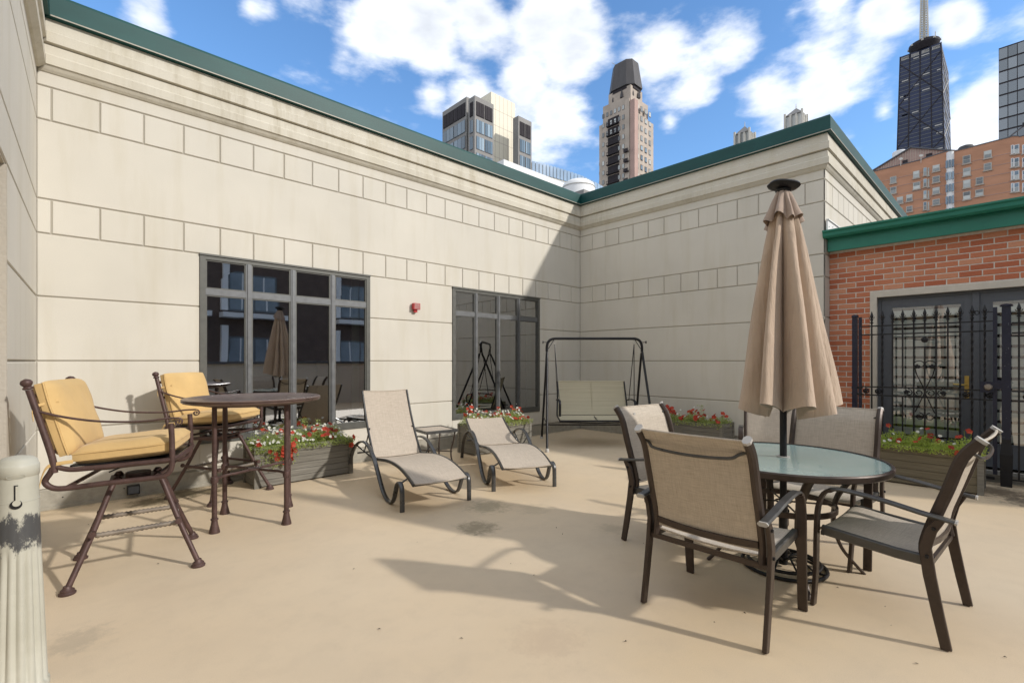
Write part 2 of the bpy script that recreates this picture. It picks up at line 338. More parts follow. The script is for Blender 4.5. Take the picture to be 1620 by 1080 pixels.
M['oppglass'] = flat('grey_blue_glass', (.22, .26, .30), .35, .4, .3)
M['louver'] = flat('dark_louver', (.035, .03, .035), .2, .5)
M['hotel_white'] = flat('white_panel', (.80, .80, .80), .04, .1)
M['apt'] = flat('orange_brick', (.52, .27, .17), .14, .12, .9, (1, 1, 4))
M['aptd'] = flat('brown_sheet_siding', (.44, .32, .29), .12, .5)
M['dark_tower'] = flat('dark_anodised_cladding', (.030, .040, .085), .3, .04, .35)
M['mast'] = flat('pale_mast', (.55, .53, .48), .1, .1)
M['blackroof'] = flat('black_mansard', (.085, .08, .082), .15, .15, .55, (3, 3, .3))
M['city'] = flat('city_ground', (.12, .12, .115), .3, .02)
M['soil'] = flat('soil', (.035, .025, .018), .4, 30)
# weathered plank
m, t, b = mat('weathered_plank', (.20, .17, .13), .85, spec=.2)
oi = t.nodes.new('ShaderNodeObjectInfo')
gr = nz(t, 1, 7, .65, sc=(3, 3, 90)); c = ramp(t, gr, [(.25, (.11,.102,.088)), (.5, (.20,.188,.162)), (.8, (.31,.295,.26))])
c = mixc(t, .5, c, ramp(t, oi.outputs['Random'], [(0, (.75,.72,.66)), (1, (1,1,1))]), 'MULTIPLY')
c = mixc(t, ramp(t, nz(t, 14, 6, .8), [(.68, g(0)), (.72, g(.6))]), c, (.45,.42,.36)); t.links.new(c, b.inputs['Base Color']); bump(t, b, gr, .3, .004); M['plank'] = m
m, t, b = mat('olive_plank', (.13, .105, .065), .8, spec=.2)
gr = nz(t, 1, 7, .65, sc=(3, 3, 90)); c = ramp(t, gr, [(.25, (.11,.092,.06)), (.5, (.165,.14,.095)), (.8, (.22,.19,.135))]); t.links.new(c, b.inputs['Base Color']); bump(t, b, gr, .25, .004); M['plank2'] = m
# leaves
def leafm(name, a, c_):
    m, t, b = mat(name, a, .6, spec=.3); t.links.new(ramp(t, nz(t, 11, 3), [(.3, a), (.7, c_)]), b.inputs['Base Color']); b.inputs['Subsurface Weight'].default_value = 0
    n = t.nodes; tl = n.new('ShaderNodeBsdfTranslucent'); tl.inputs[0].default_value = (*[min(1, x*1.6) for x in c_], 1); mxx = n.new('ShaderNodeMixShader'); mxx.inputs[0].default_value = .35
    t.links.new(b.outputs[0], mxx.inputs[1]); t.links.new(tl.outputs[0], mxx.inputs[2]); t.links.new(mxx.outputs[0], n['Material Output'].inputs[0]); return m
M['leaf'] = leafm('leaf_green', (.19, .26, .06), (.42, .48, .17))
M['leaf2'] = leafm('bright_leaf_green', (.24, .34, .05), (.48, .55, .14))
M['petal_r'] = leafm('red_petal', (.36, .04, .025), (.58, .09, .05))
M['petal_d'] = leafm('dark_red_petal', (.22, .02, .02), (.38, .07, .03))
M['petal_w'] = leafm('white_petal', (.6, .6, .52), (.8, .8, .74))
M['yellow'] = flat('flower_eye', (.6, .42, .05))
m, t, b = mat('beige_bollard_plastic', (.46, .45, .38), .5)
geo = t.nodes.new('ShaderNodeTexCoord'); sp = t.nodes.new('ShaderNodeSeparateXYZ'); t.links.new(geo.outputs['Object'], sp.inputs[0])
base_ = ramp(t, nz(t, 6, 5), [(.3, (.42,.41,.34)), (.7, (.50,.49,.42))])
zz = math_('ABSOLUTE', math_('SUBTRACT', sp.outputs[2], .675, nodes=t.nodes, links=t.links), nodes=t.nodes, links=t.links)
v = math_('SUBTRACT', 1.02, math_('MULTIPLY', zz, 9.0, nodes=t.nodes, links=t.links), nodes=t.nodes, links=t.links)
v = math_('ADD', v, math_('MULTIPLY', math_('SUBTRACT', nz(t, 28, 7, .75, sc=(1,1,.5)), .5, nodes=t.nodes, links=t.links), 2.6, nodes=t.nodes, links=t.links), nodes=t.nodes, links=t.links)
t.links.new(mixc(t, ramp(t, v, [(.35, g(0)), (.6, g(.92))]), base_, (.035,.037,.045)), b.inputs['Base Color']); M['bollard'] = m

# ------------------------------------------------------------------ setting: deck, city ground
YA = 6.198; XB = 7.761; XL = -.175
LD = Vector((.034, .9994, 0)).normalized(); LN = Vector((.9994, -.034, 0)).normalized()   # left wing direction and outward normal
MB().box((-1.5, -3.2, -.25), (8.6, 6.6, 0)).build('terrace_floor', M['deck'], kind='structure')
MB().box((-900, -900, -12.4), (1400, 1400, -12)).build('city_ground', M['city'], kind='structure')
MB().box((-1.4, -3.1, -12), (8.5, 6.5, -.26)).build('lower_storeys', M['darkbrick'], None, label='brick storeys of the building carrying the terrace', category='building')

# ------------------------------------------------------------------ cream stucco building (walls A and B)
bld = thing('stucco_building', 'cream stucco building with green metal roof edge wrapping the far corner of the terrace', 'building', (XB, YA, 0))
bl0 = Vector((XB, YA, 0))
class Loc(MB):
    def build(s, name, m, parent=None, smooth=None, **tags):
        s.v = [(a-bl0.x, b-bl0.y, c) for a, b, c in s.v]; return MB.build(s, name, m, parent, smooth, **tags)
RY = 1.86; TOPZ = 4.74; TH_ = .3; XE = 16.0
WINS = [(1.101, 3.114, .465, 2.565), (4.526, 6.542, .44, 2.558)]
# backing wall, with window openings; its face lies 12 mm behind the panel faces
k = Loc(); y0, y1 = YA+.012, YA+TH_
xs = [XL-.4, WINS[0][0], WINS[0][1], WINS[1][0], WINS[1][1], XB+.3]
for i in range(5):
    if i in (1, 3):
        wi = WINS[0] if i == 1 else WINS[1]
        k.box((xs[i], y0, 0), (xs[i+1], y1, wi[2])); k.box((xs[i], y0, wi[3]), (xs[i+1], y1, TOPZ-.02))
    else: k.box((xs[i], y0, 0), (xs[i+1], y1, TOPZ-.02))
k.build('backing_wall', M['groove'], bld)
Loc().box((XB+.012, RY+.012, 0), (XB+.3, YA+.011, TOPZ-.02)).box((XB+.301, RY+.012, 0), (XE, RY+.3, TOPZ-.02)).build('backing_wall', M['groove'], bld)
Loc().box((XL-.4, YA+.3, TOPZ-.06), (XE, 18, TOPZ-.03)).box((XB+.3, RY+.3, TOPZ-.06), (XE, YA+.299, TOPZ-.03)).build('roof', M['roof'], bld)
Loc().box((XL-.4, 17.7, 0), (XE, 18, TOPZ-.07)).box((XE-.3, RY+.31, 0), (XE, 17.69, TOPZ-.07)).build('rear_wall', M['groove'], bld)
GR = [.185, .742, 1.38, 1.979, 2.565, 2.884, 3.619, 3.931, 4.12]
gp = .0065
def panel(o, u, n, a0, a1, z0, z1, name='stucco_panel', par=bld, mt=None):
    mb = (Loc if par is bld else MB)(); mb.chamfer(o, u, UP, n, (a0, z0), (a1, z1), .002, .016, .006); return mb.build(name, mt or M['stucco'], par)
oA = Vector((0, YA+.016, 0)); uA = Vector((1,0,0)); nA = Vector((0,-1,0))
LX = XL + .0
def rowA(z0, z1, segs, name='stucco_panel'):
    for a0, a1 in segs: panel(oA, uA, nA, a0, a1, z0+gp, z1-gp, name)
for i in range(8):
    z0, z1 = GR[i], GR[i+1]
    if i in (4, 6):
        js = [-.078+.3435*q for q in range(23)]; ed = [LX-.0]+[j for j in js if j < XB-.1]+[XB]
        for q in range(len(ed)-1):
            panel(oA, uA, nA, ed[q]+(gp if q else 0), ed[q+1]-(gp if q < len(ed)-2 else 0), z0+gp, z1-gp, 'stucco_block')
    elif i < 4:
        zt = min(z1, 9); segs = [(LX, WINS[0][0]), (WINS[0][1], WINS[1][0]), (WINS[1][1], XB)]
        rowA(z0, z1, segs)
        if i == 0:
            for wi in WINS: panel(oA, uA, nA, wi[0], wi[1], z0+gp, wi[2]-.002)
    else: rowA(z0, z1, [(LX, XB)])
oB = Vector((XB+.016, 0, 0)); uB = Vector((0,1,0)); nB = Vector((-1,0,0))
for i in range(8):
    z0, z1 = GR[i], GR[i+1]
    if i in (4, 6):
        ed = [RY]+sorted([5.891-.3155*q for q in range(13)])+[YA]
        ed = [e for j, e in enumerate(ed) if j == 0 or e-ed[j-1] > .12 or j == len(ed)-1]
        for q in range(len(ed)-1): panel(oB, uB, nB, ed[q]+(gp if q else 0), ed[q+1]-(gp if q < len(ed)-2 else 0), z0+gp, z1-gp, 'stucco_block')
    else: panel(oB, uB, nB, RY, YA, z0+gp, z1-gp)
oC = Vector((0, RY+.016, 0)); nC = Vector((0,-1,0))
for i in range(3, 8):
    z0, z1 = GR[i], GR[i+1]
    if i == 6:
        ed = [XB+.0]+[XB+.08+.32*q for q in range(9)]+[XE]
        for q in range(len(ed)-1): panel(oC, uA, nC, ed[q]+(gp if q else 0), ed[q+1]-gp, z0+gp, z1-gp, 'stucco_block')
    elif i > 3: panel(oC, uA, nC, XB, XE, z0+gp, z1-gp)
panel(oC, uA, nC, XB, 8.0, 0, 2.0-gp); panel(oC, uA, nC, XB, 8.0, 2.0+gp, 2.56)
# cornice profiles swept round A (inner corner) and B, then C: mitred
def sweep_profile(prof, name, mt):
    """prof: list of (offset from the wall, z); path with mitres: left wing corner, C corner, R corner, end"""
    cols = []
    for o, z in prof:
        cols.append([Vector((XL+o, YA-o, z)), Vector((XB-o, YA-o, z)), Vector((XB-o, RY-o, z)), Vector((XE, RY-o, z))])
    rings = [[cols[j][i] for j in range(len(prof))] for i in range(4)]
    return Loc().ring(rings, True, True).build(name, mt, bld)
sweep_profile([(-.002,4.06),(.012,4.065),(.03,4.085),(.050,4.118),(.062,4.12),(.062,4.205),(.048,4.22),(.040,4.305),(-.002,4.306)], 'cornice', M['cornice'])
sweep_profile([(-.002,4.31),(.052,4.322),(.066,4.325),(.066,4.42),(.052,4.432),(.040,4.548),(-.002,4.549)], 'cornice', M['cornice'])
sweep_profile([(-.002,4.55),(.082,4.552),(.088,4.556),(.084,4.75),(.075,4.775),(.03,4.785),(-.002,4.785)], 'green_roof_edge', M['green'])
sweep_profile([(.0885,4.556),(.094,4.554),(.094,4.566),(.0885,4.568)], 'drip_edge', M['flash'])
Loc().box((XL-.3, YA+.0, 4.751), (XB+.1, YA+.35, 4.784)).build('parapet_cap', M['green'], bld)
# base flashing
k = Loc().box((XL, YA-.02, .03), (XB-.02, YA, .172)).box((XL, YA-.034, 0), (XB-.034, YA, .03)); k.build('base_flashing', M['flash'], bld)
k = Loc().box((XB-.02, RY, .03), (XB, YA-.021, .172)).box((XB-.034, RY, 0), (XB, YA-.035, .03)); k.build('base_flashing', M['flash'], bld)
k = Loc()
for x in [i*.45 for i in range(17)]: k.lathe([(.006,0),(.006,.003)], (x, YA-.0205, .1), 6, (0,-1,0))
k.build('screw', M['iron'], bld, kind='stuff')

def window(wi, mulls, tz):
    x0, x1, z0, z1 = wi; F = .055; yf = YA-.014; yb = YA+.06
    k = Loc()
    k.box((x0, yf, z0), (x0+F, yb, z1)); k.box((x1-F, yf, z0), (x1, yb, z1))
    k.box((x0+F, yf+.001, z1-F), (x1-F, yb, z1)); k.box((x0+F, yf+.001, z0), (x1-F, yb, z0+F+.02))
    k.box((x0-.004, yf-.012, z1-.012), (x1+.004, yf+.02, z1+.006))
    fr = k.build('window', M['alu_d'], bld)
    for mx_ in mulls:
        k = Loc(); k.box((mx_-.03, yf+.004, z0+F+.02), (mx_+.03, yb-.004, z1-F)); k.box((mx_-.014, yf-.006, z0+F+.02), (mx_+.014, yf+.004, z1-F)); k.build('mullion', M['alu'], fr)
    k = Loc(); xs = [x0+F]+sorted(mulls)+[x1-F]
    for i in range(len(xs)-1):
        a = xs[i]+(.03 if i else 0); c_ = xs[i+1]-(.03 if i < len(xs)-2 else 0)
        Loc().box((a, yf+.007, tz-.035), (c_, yb-.006, tz+.035)).build('transom', M['alu'], fr)
        for (q0, q1) in ((z0+F+.02, tz-.035), (tz+.035, z1-F)):
            # slim bead round each pane, then the pane
            kk = Loc(); s_ = .014
            kk.box((a, yf+.012, q0), (a+s_, yf+.04, q1)); kk.box((c_-s_, yf+.012, q0), (c_, yf+.04, q1)); kk.box((a+s_, yf+.013, q0), (c_-s_, yf+.04, q0+s_)); kk.box((a+s_, yf+.013, q1-s_), (c_-s_, yf+.04, q1))
            kk.build('glazing_bead', M['alu_d'], fr)
            tl = random.uniform(-.0012, .0012)
            p = Loc(); p.add([(a, yf+.03+tl, q0), (c_, yf+.03, q0), (c_, yf+.03+random.uniform(-.0008,.0008), q1), (a, yf+.03+tl, q1)], [(0,1,2,3)]); p.build('pane', M['pane'], fr)
    return fr
w1 = window(WINS[0], [1.590, 2.088, 2.587], 2.153)
w2 = window(WINS[1], [5.009, 5.509, 5.996], 2.150)
# rooms behind: dark lining with open front
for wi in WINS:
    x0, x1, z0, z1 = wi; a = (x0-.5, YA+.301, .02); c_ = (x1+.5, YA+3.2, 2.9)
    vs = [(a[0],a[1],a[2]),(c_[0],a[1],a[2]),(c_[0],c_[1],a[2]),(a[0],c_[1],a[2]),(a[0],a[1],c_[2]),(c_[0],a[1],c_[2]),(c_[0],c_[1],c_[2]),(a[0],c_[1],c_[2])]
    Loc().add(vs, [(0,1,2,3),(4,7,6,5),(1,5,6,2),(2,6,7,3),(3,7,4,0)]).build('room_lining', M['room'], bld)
    k = Loc(); n = 14; xa, xb_ = x1-.20, x1-.09
    k.ring([[(xa+(xb_-xa)*i/n, YA+.14+.02*math.sin(i*2.1), z) for i in range(n+1)] for z in (z0+.05, z1-.05)], False, False)
    k.build('curtain', M['curtain'], bld, 60)

# ------------------------------------------------------------------ left wing of stucco
wing = thing('stucco_wing', 'cream stucco wall with a recessed opening along the left edge of the terrace', 'wall', (XL, YA, 0))
class WL(MB):
    def build(s, name, m, parent=None, smooth=None, **tags):
        s.v = [(a-XL, b-YA, c) for a, b, c in s.v]; return MB.build(s, name, m, parent, smooth, **tags)
oL = Vector((XL, YA, 0)) - LN*.016; uL = -LD       # distance along the wall towards the viewer
def wbox(a, b, t0, t1, name, mt):
    return WL().slab(oL, uL, UP, LN, a, b, t0, t1).build(name, mt, wing)
T0 = 2.02
wbox((-.3, 0), (T0, 4.72), -.3, .004, 'backing_wall', M['groove'])
wbox((T0+.001, 2.6), (9.5, 4.72), -.3, .004, 'backing_wall', M['groove'])
wbox((T0+.001, 0), (9.5, 2.599), -.55, -.32, 'recess_wall', M['stucco_rough'])
wbox((T0+.001, 2.56), (9.5, 2.599), -.319, .006, 'soffit', M['cornice'])
def lpanel(a0, a1, z0, z1, mt=None, name='stucco_panel'):
    WL().chamfer(oL, uL, UP, LN, (a0, z0), (a1, z1), .0045, .016, .006).build(name, mt or M['stucco'], wing)
for i in range(8):
    z0, z1 = GR[i], GR[i+1]
    if i < 4: lpanel(.0, T0, z0+gp, z1-gp)
    else: lpanel(.0, 9.5, z0+gp, z1-gp)
# rough jamb return at the opening
WL().slab(oL, LN*-1, UP, uL, (-.016, 0), (.3, 2.558), T0, T0+.02).build('rough_jamb', M['stucco_rough'], wing)
wbox((0, .03), (T0, .172), .016, .036, 'base_flashing', M['flash'])
for (z0, z1, o, mt, nm) in ((4.06,4.31,.062,'cornice','cornice'),(4.312,4.549,.066,'cornice','cornice'),(4.55,4.785,.088,'green','green_roof_edge')):
    rings = []
    for s_ in (o*.97, 9.5):
        p = oL + LN*.016 + uL*s_
        if nm == 'cornice': pr = [(-.01, z0), (.02, z0+.01), (o, z0+.05), (o, z0+.13), (o-.02, z0+.145), (o-.025, z1-.004), (-.01, z1-.003)]
        else: pr = [(-.01, z0), (o, z0+.004), (o-.01, z1-.02), (-.01, z1)]
        rings.append([p + LN*a + UP*zz_ for a, zz_ in pr])
    WL().ring(rings).build(nm, M[mt], wing)

# ------------------------------------------------------------------ brick annex with the door
XW = 8.0
ann = thing('brick_annex', 'low orange red brick building with green gutter and glazed double door behind the iron fence', 'building', (XW, RY, 0))
class AN(MB):
    def build(s, name, m, parent=None, smooth=None, **tags):
        s.v = [(a-XW, b-RY, c) for a, b, c in s.v]; return MB.build(s, name, m, parent, smooth, **tags)
DY1, DZ0, DZ1, DY0 = 1.385, .10, 2.31, -.60      # clear opening for frame (y from DY0 to DY1)
YEND = -3.2; RZ = 2.93
k = AN(); k.box((XW-.003, DY1, 0), (XW+.25, RY-.0, RZ)); k.box((XW-.003, DY0, DZ1), (XW+.25, DY1, RZ)); k.box((XW-.003, YEND, 0), (XW+.25, DY0, RZ)); k.box((XW-.003, DY0, -.1), (XW+.25, DY1, DZ0-.02))
k.build('mortar_backing', M['mortar'], ann)
AN().box((XW+.26, YEND, RZ-.0), (XW+5, RY-.01, RZ+.1)).box((XW+4.7, YEND, 0), (XW+5, RY-.01, RZ)).build('roof', M['roof'], ann)
CH = .0727; BL = .197; MJ = .0112
bm_full = {}
def brick_mesh(L):
    key = round(L, 3)
    if key not in bm_full:
        k = MB(); k.chamfer((0,0,0), (0,1,0), UP, (-1,0,0), (0, 0), (L, CH-MJ), -.008, .008, .003)
        me = bpy.data.meshes.new('brick'); me.from_pydata(k.v, [], k.f); me.materials.append(M['brick']); bm_full[key] = me
    return bm_full[key]
rest = AN()
for r in range(40):
    z = .005 + r*CH; off = (BL+MJ)*.5*(r % 2)
    y = RY - off
    first = True
    ya = RY
    while ya > YEND+.02:
        L = BL if not (first and r % 2) else BL/2
        L = min(L, ya-YEND); yb = ya - L; first = False
        if z+CH > DZ1 or True:
            segs = [(yb, ya)]
            if z+CH-.01 > DZ0-.02 and z < DZ1-.005:    # skip the doorway
                segs = []
                if ya > DY1: segs.append((max(yb, DY1+.001), ya))
                if yb < DY0: segs.append((yb, min(ya, DY0-.001)))
            for (a, c_) in segs:
                if c_-a < .02: continue
                dx = random.uniform(-.0015, .0015)
                if c_ > -.45:
                    o = link('brick', brick_mesh(c_-a), ann); o.location = (0+dx, a-RY, z)
                else: rest.chamfer((XW+dx, a, z), (0,1,0), UP, (-1,0,0), (0, 0), (c_-a, CH-MJ), -.008, .008, .003)
        ya = yb - MJ
rest.build('brickwork', M['brick'], ann, kind='stuff')
# fascia, gutter, flashing
AN().box((XW-.16, YEND, 2.915), (XW-.12, RY-.012, 3.12)).build('green_fascia', M['green2'], ann)
AN().box((XW-.119, YEND, 2.93), (XW+.25, RY-.012, 2.96)).build('soffit', M['trimcream'], ann)
prof = [(-.17,3.09),(-.25,3.09),(-.275,3.115),(-.28,3.155),(-.30,3.175),(-.30,3.195),(-.17,3.20)]
k = AN(); k.ring([[(XW+a, y, z) for a, z in prof] for y in (RY+.02, YEND)]); k.build('gutter', M['green2'], ann)
k = AN(); k.add([(XW-.22, RY-.02, 3.19),(XW-.22, YEND, 3.19),(XW+4.9, YEND, 3.10),(XW+4.9, RY-.02, 3.10),(XW-.22, RY-.02, 3.205),(XW-.22, YEND, 3.205),(XW+4.9, YEND, 3.115),(XW+4.9, RY-.02, 3.115)], [(0,1,2,3),(4,7,6,5),(0,4,5,1),(3,2,6,7),(0,3,7,4),(1,5,6,2)]); k.build('roof_sheet', M['roof'], ann)
AN().box((XW-.24, RY-.035, 3.206), (XW+.7, RY-.015, 3.345)).box((XW-.25, RY-.05, 3.345), (XW+.71, RY-.014, 3.36)).build('white_flashing', M['white'], ann)
k = AN()
for q in range(5): k.lathe([(.008,0),(.006,.004)], (XW-.18+q*.19, RY-.036, 3.26+.03*(q % 2)), 8, (0,-1,0))
k.build('flashing_screw', M['iron'], ann, kind='stuff')
AN().box((XW-.25, YEND, -.0), (XW+.0, 1.5, .085)).build('timber_threshold', M['plank'], ann)
# door frame, leaves, panes, blinds
k = AN(); k.box((XW-.035, DY1-.075, DZ0), (XW+.1, DY1, DZ1)).box((XW-.035, DY0, DZ1-.075), (XW+.1, DY1-.0755, DZ1)).box((XW-.035, DY0, DZ0), (XW+.1, DY0+.075, DZ1-.0755)); k.build('door_surround', M['trimcream'], ann)
def door(y0, y1, g0, g1, handle):
    x0 = XW+.055; x1 = XW+.10; zt = DZ1-.115; zb = DZ0+.02; gz0, gz1 = .40, 2.085
    k = AN(); k.box((x0, y0, zb), (x1, g0, zt)).box((x0, g1, zb), (x1, y1, zt)).box((x0, g0, gz1), (x1, g1, zt)).box((x0, g0, zb), (x1, g1, gz0))
    lf = k.build('door', M['doorgrey'], ann)
    k = AN(); s_ = .016
    k.box((x0-.008, g0-s_, gz0-s_), (x0+.01, g0, gz1+s_)).box((x0-.008, g1, gz0-s_), (x0+.01, g1+s_, gz1+s_)).box((x0-.008, g0, gz1), (x0+.01, g1, gz1+s_)).box((x0-.008, g0, gz0-s_), (x0+.01, g1, gz0)); k.build('glazing_bead', M['doorgrey'], lf)
    AN().add([(x0+.012, g0, gz0), (x0+.012, g1, gz0), (x0+.012, g1, gz1), (x0+.012, g0, gz1)], [(0,3,2,1)]).build('pane', M['doorpane'], lf)
    if handle:
        yy = handle; k = AN(); k.box((x0-.012, yy-.02, .93), (x0, yy+.02, 1.20)); k.tube([(x0-.012, yy, 1.09), (x0-.055, yy, 1.09), (x0-.06, yy+.02, 1.09), (x0-.06, yy+.12, 1.095)], .009, 8); k.lathe([(.012,0),(.012,.012)], (x0-.012, yy, .98), 10, (-1,0,0)); k.build('handle', M['brass'], lf, 40)
    return lf
k = AN(); k.box((XW+.045, DY1-.11, DZ0), (XW+.12, DY1-.0755, DZ1-.0755)).box((XW+.045, DY0+.075, DZ1-.113), (XW+.12, DY1-.111, DZ1-.0755)).box((XW+.03, .325, DZ0), (XW+.12, .388, DZ1-.114)); k.build('door_frame', M['doorgrey'], ann)
door(.39, DY1-.112, .49, 1.160, .437)
door(DY0+.08, .323, DY0+.18, .212, None)
for (y0, y1) in ((.46, 1.19), (DY0+.15, .24)):
    z = .42
    while z < 2.10:
        k = AN(); k.slab((XW+.100, y0, z), (0,1,0), Vector((.30,0,.95)).normalized(), Vector((.95,0,-.30)).normalized(), (0, 0), (y1-y0, .098), 0, .004); k.build('blind_slat', M['paleslat'], ann); z += .128
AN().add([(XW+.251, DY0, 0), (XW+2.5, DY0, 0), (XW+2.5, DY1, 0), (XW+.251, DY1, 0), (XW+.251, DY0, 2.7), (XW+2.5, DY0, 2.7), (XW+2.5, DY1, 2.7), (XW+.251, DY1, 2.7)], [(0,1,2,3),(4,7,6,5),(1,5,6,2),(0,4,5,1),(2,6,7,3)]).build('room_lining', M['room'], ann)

# ------------------------------------------------------------------ iron fence and gate
XF = 7.57
def spear(k, y, z):
    k.lathe([(.009,0),(.018,.006),(.018,.014),(.009,.02),(.009,.032),(.017,.038),(.017,.05),(.010,.055),(.012,.07),(.019,.09),(.013,.115),(.002,.155)], (XF, y, z), 8)
    for s_ in (-1, 1): k.tube([(XF, y, z+.06), (XF, y+s_*.022, z+.066), (XF, y+s_*.030, z+.085)], [.006,.005,.002], 5)
def picket(par, y, z0, z1, twist, tip=True):
    k = MB(); h = .008
    n = max(2, int((z1-z0)/(.03 if twist else 2)))
    rings = []
    for i in range(n+1):
        z = z0+(z1-z0)*i/n; a = (i*.55 if twist else 0)+PI/4
        rings.append([(XF+h*1.41*math.cos(a+q*PI/2), y+h*1.41*math.sin(a+q*PI/2), z) for q in range(4)])
    k.ring(rings)
    if tip: spear(k, y, z1)
    return k.build('picket', M['iron'], par)
def scroll(k, c, r, a0, turns, sg=1, x=XF-.0, th=.006):
    pts = []
    for i in range(int(16*turns)+1):
        t_ = i/16; a = a0+sg*t_*2*PI; rr = r*(1-.62*t_/turns)
        pts.append((x, c[0]+rr*math.cos(a), c[1]+rr*math.sin(a)))
    k.tube(pts, th, 5); return pts
def flower_boss(k, y, z, r=.026):
    for q in range(5):
        a = q*2*PI/5+.3; k.lathe([(.002,-.0),(.012,.004),(.006,.010),(.001,.012)], (XF-.01, y+r*.55*math.cos(a), z+r*.55*math.sin(a)), 6, (-1,0,0))
    k.lathe([(.012,0),(.010,.012),(.002,.018)], (XF-.012, y, z), 8, (-1,0,0))
gate = thing('iron_gate', 'black wrought iron gate with spear tips and heart scroll before the glazed door', 'gate')
R1, R2, R3, R4 = 1.827, 1.718, 1.05, .945
ZB = .06
for z in (R1, R2, R3, R4): MB().box((XF-.006, .185, z-.008), (XF+.006, 1.40, z+.008)).build('rail', M['iron'], gate)
MB().box((XF-.012, .185, ZB), (XF+.012, 1.40, ZB+.03)).build('rail', M['iron'], gate)
ys = [1.297, 1.187, 1.086, .987, .881, .779, .676, .573, .467, .367, .264]
tw = [0, 1, 0, 0, 0, 0, 0, 0, 1, 1, 1]
for i, y in enumerate(ys):
    if i == 5:
        picket(gate, y, R2, R1+.035, 0); picket(gate, y, ZB+.03, 1.58-.03, 0, False)
    elif i in (3, 7):
        picket(gate, y, R3, R1+.035, 0); picket(gate, y, ZB+.03, R4-.008, 0, False)
    else: picket(gate, y, ZB+.03, R1+.035, tw[i])
k = MB(); k.box((XF-.006, ys[6], 1.544), (XF+.006, ys[4], 1.556)); k.box((XF-.005, ys[6], 1.632), (XF+.005, ys[4], 1.640))
k.lathe([(.030,0),(.034,.004),(.030,.008)], (XF-.008, ys[5], 1.636), 16, (-1,0,0)); flower_boss(k, ys[5], 1.636)
k.build('rectangle_motif', M['iron'], gate, 40)
k = MB()
for s_ in (-1, 1):
    yc = ys[5]+s_*.052; arc = [(XF-.004, yc+.047*math.cos(a), 1.345+.038*math.sin(a)) for a in [PI*(2*q/16) for q in range(17)]]
    k.tube(arc, .006, 5); k.tube([(XF-.004, ys[5]+s_*.099, 1.335), (XF-.004, ys[5]+s_*.075, 1.22), (XF-.004, ys[5]+s_*.012, 1.06), (XF-.004, ys[5]-s_*.0, 1.0), (XF-.004, ys[5]-s_*.03, .92), (XF-.004, ys[5]-s_*.09, .76)], .006, 5)
    flower_boss(k, ys[5]+s_*.068, 1.315, .034); scroll(k, (ys[5]+s_*.05, .71), .046, PI/2, 1.1, s_); scroll(k, (ys[5]+s_*.155, .995), .042, PI/2, 1.3, s_); scroll(k, (ys[5]+s_*.055, .995), .042, 0, 1.2, -s_)
    flower_boss(k, ys[5]+s_*.17, 1.0, .034)
k.build('heart_scroll', M['iron'], gate, 40)
for y in (1.36, 1.235, .42, .225):
    k = MB(); scroll(k, (y, .995), .038, PI/2, 1.3); k.tube([(XF, y, .953), (XF, y, 1.042)], .004, 5); flower_boss(k, y, 1.0, .036); k.build('scroll', M['iron'], gate, 40)
k = MB(); pts = scroll(k, (.33, 1.925), .028, 0, 1.1); k.tube([(XF, .24, 1.93), (XF, .2, 1.93), (XF, .14, 1.88), (XF, .09, 1.90)], .006, 6); k.build('latch_hook', M['iron'], gate, 40)
k = MB(); k.box((XF-.018, .165, .12), (XF+.018, .20, 1.98)); k.build('gate_stile', M['navy'], gate)
k = MB(); k.box((XF-.035, .19, 1.03), (XF-.019, .30, 1.15)); k.box((XF-.03, .07, 1.07), (XF-.019, .19, 1.17)); lb = k.build('lock_box', M['navy'], gate)
MB().lathe([(.034,0),(.036,.012),(.026,.030),(.004,.034)], (XF-.036, .235, 1.09), 16, (-1,0,0)).build('knob', M['rope'], lb, 40)
def fpost(y, wd, z1, base, label):
    p = thing('fence_post', label, 'post', (XF, y, 0))
    k = MB(); h = wd/2; k.box((-h, -h, 0), (h, h, z1)); k.build('post_shaft', M['navy'], p)
    k = MB(); k.lathe([(h*1.45,0),(h*1.5,.012),(h*1.2,.024),(h*.5,.032)], (0,0,z1), 12); k.build('post_cap', M['navy'], p, 40)
    if base: k = MB(); k.ring([[(a*r*h, b_*r*h, z) for a, b_ in ((-1,-1),(1,-1),(1,1),(-1,1))] for r, z in ((1.25,.0),(1.45,.35),(1.05,.48),(1.02,.52))]); k.build('post_sleeve', M['iron'], p)
    return p
fpost(.095, .072, 1.98, True, 'tall chipped navy black gate post standing at the right edge beside the lock')
fpost(1.475, .055, 1.955, False, 'chipped dark gate post in front of the brick strip left of the door')
hp = thing('hinge_post', 'narrow chipped hinge post right against the dark post by the brick strip', 'post', (XF, 1.418, 0))
MB().box((-.017, -.017, 0), (.017, .017, 1.95)).build('post_shaft', M['navy'], hp)
k = MB(); k.box((-.022, -.03, 1.02), (-.017, .09, 1.05)); k.box((-.022,-.03,.94),(-.017,.09,.965)); k.build('hinge_strap', M['iron'], hp)
fen = thing('iron_fence', 'black wrought iron fence run continuing right of the tall gate post', 'fence')
for z in (R1-.03, R2-.03, R3, R4, ZB+.02): MB().box((XF-.006, -1.6, z-.008), (XF+.006, .055, z+.008)).build('rail', M['iron'], fen)
for i in range(13):
    y = .0 - i*.12; picket(fen, y, ZB+.03, R1+.035, i % 2)
for i in range(6): k = MB(); scroll(k, (-.06-i*.24, .995), .042, PI/2, 1.3); k.build('scroll', M['iron'], fen, 40)

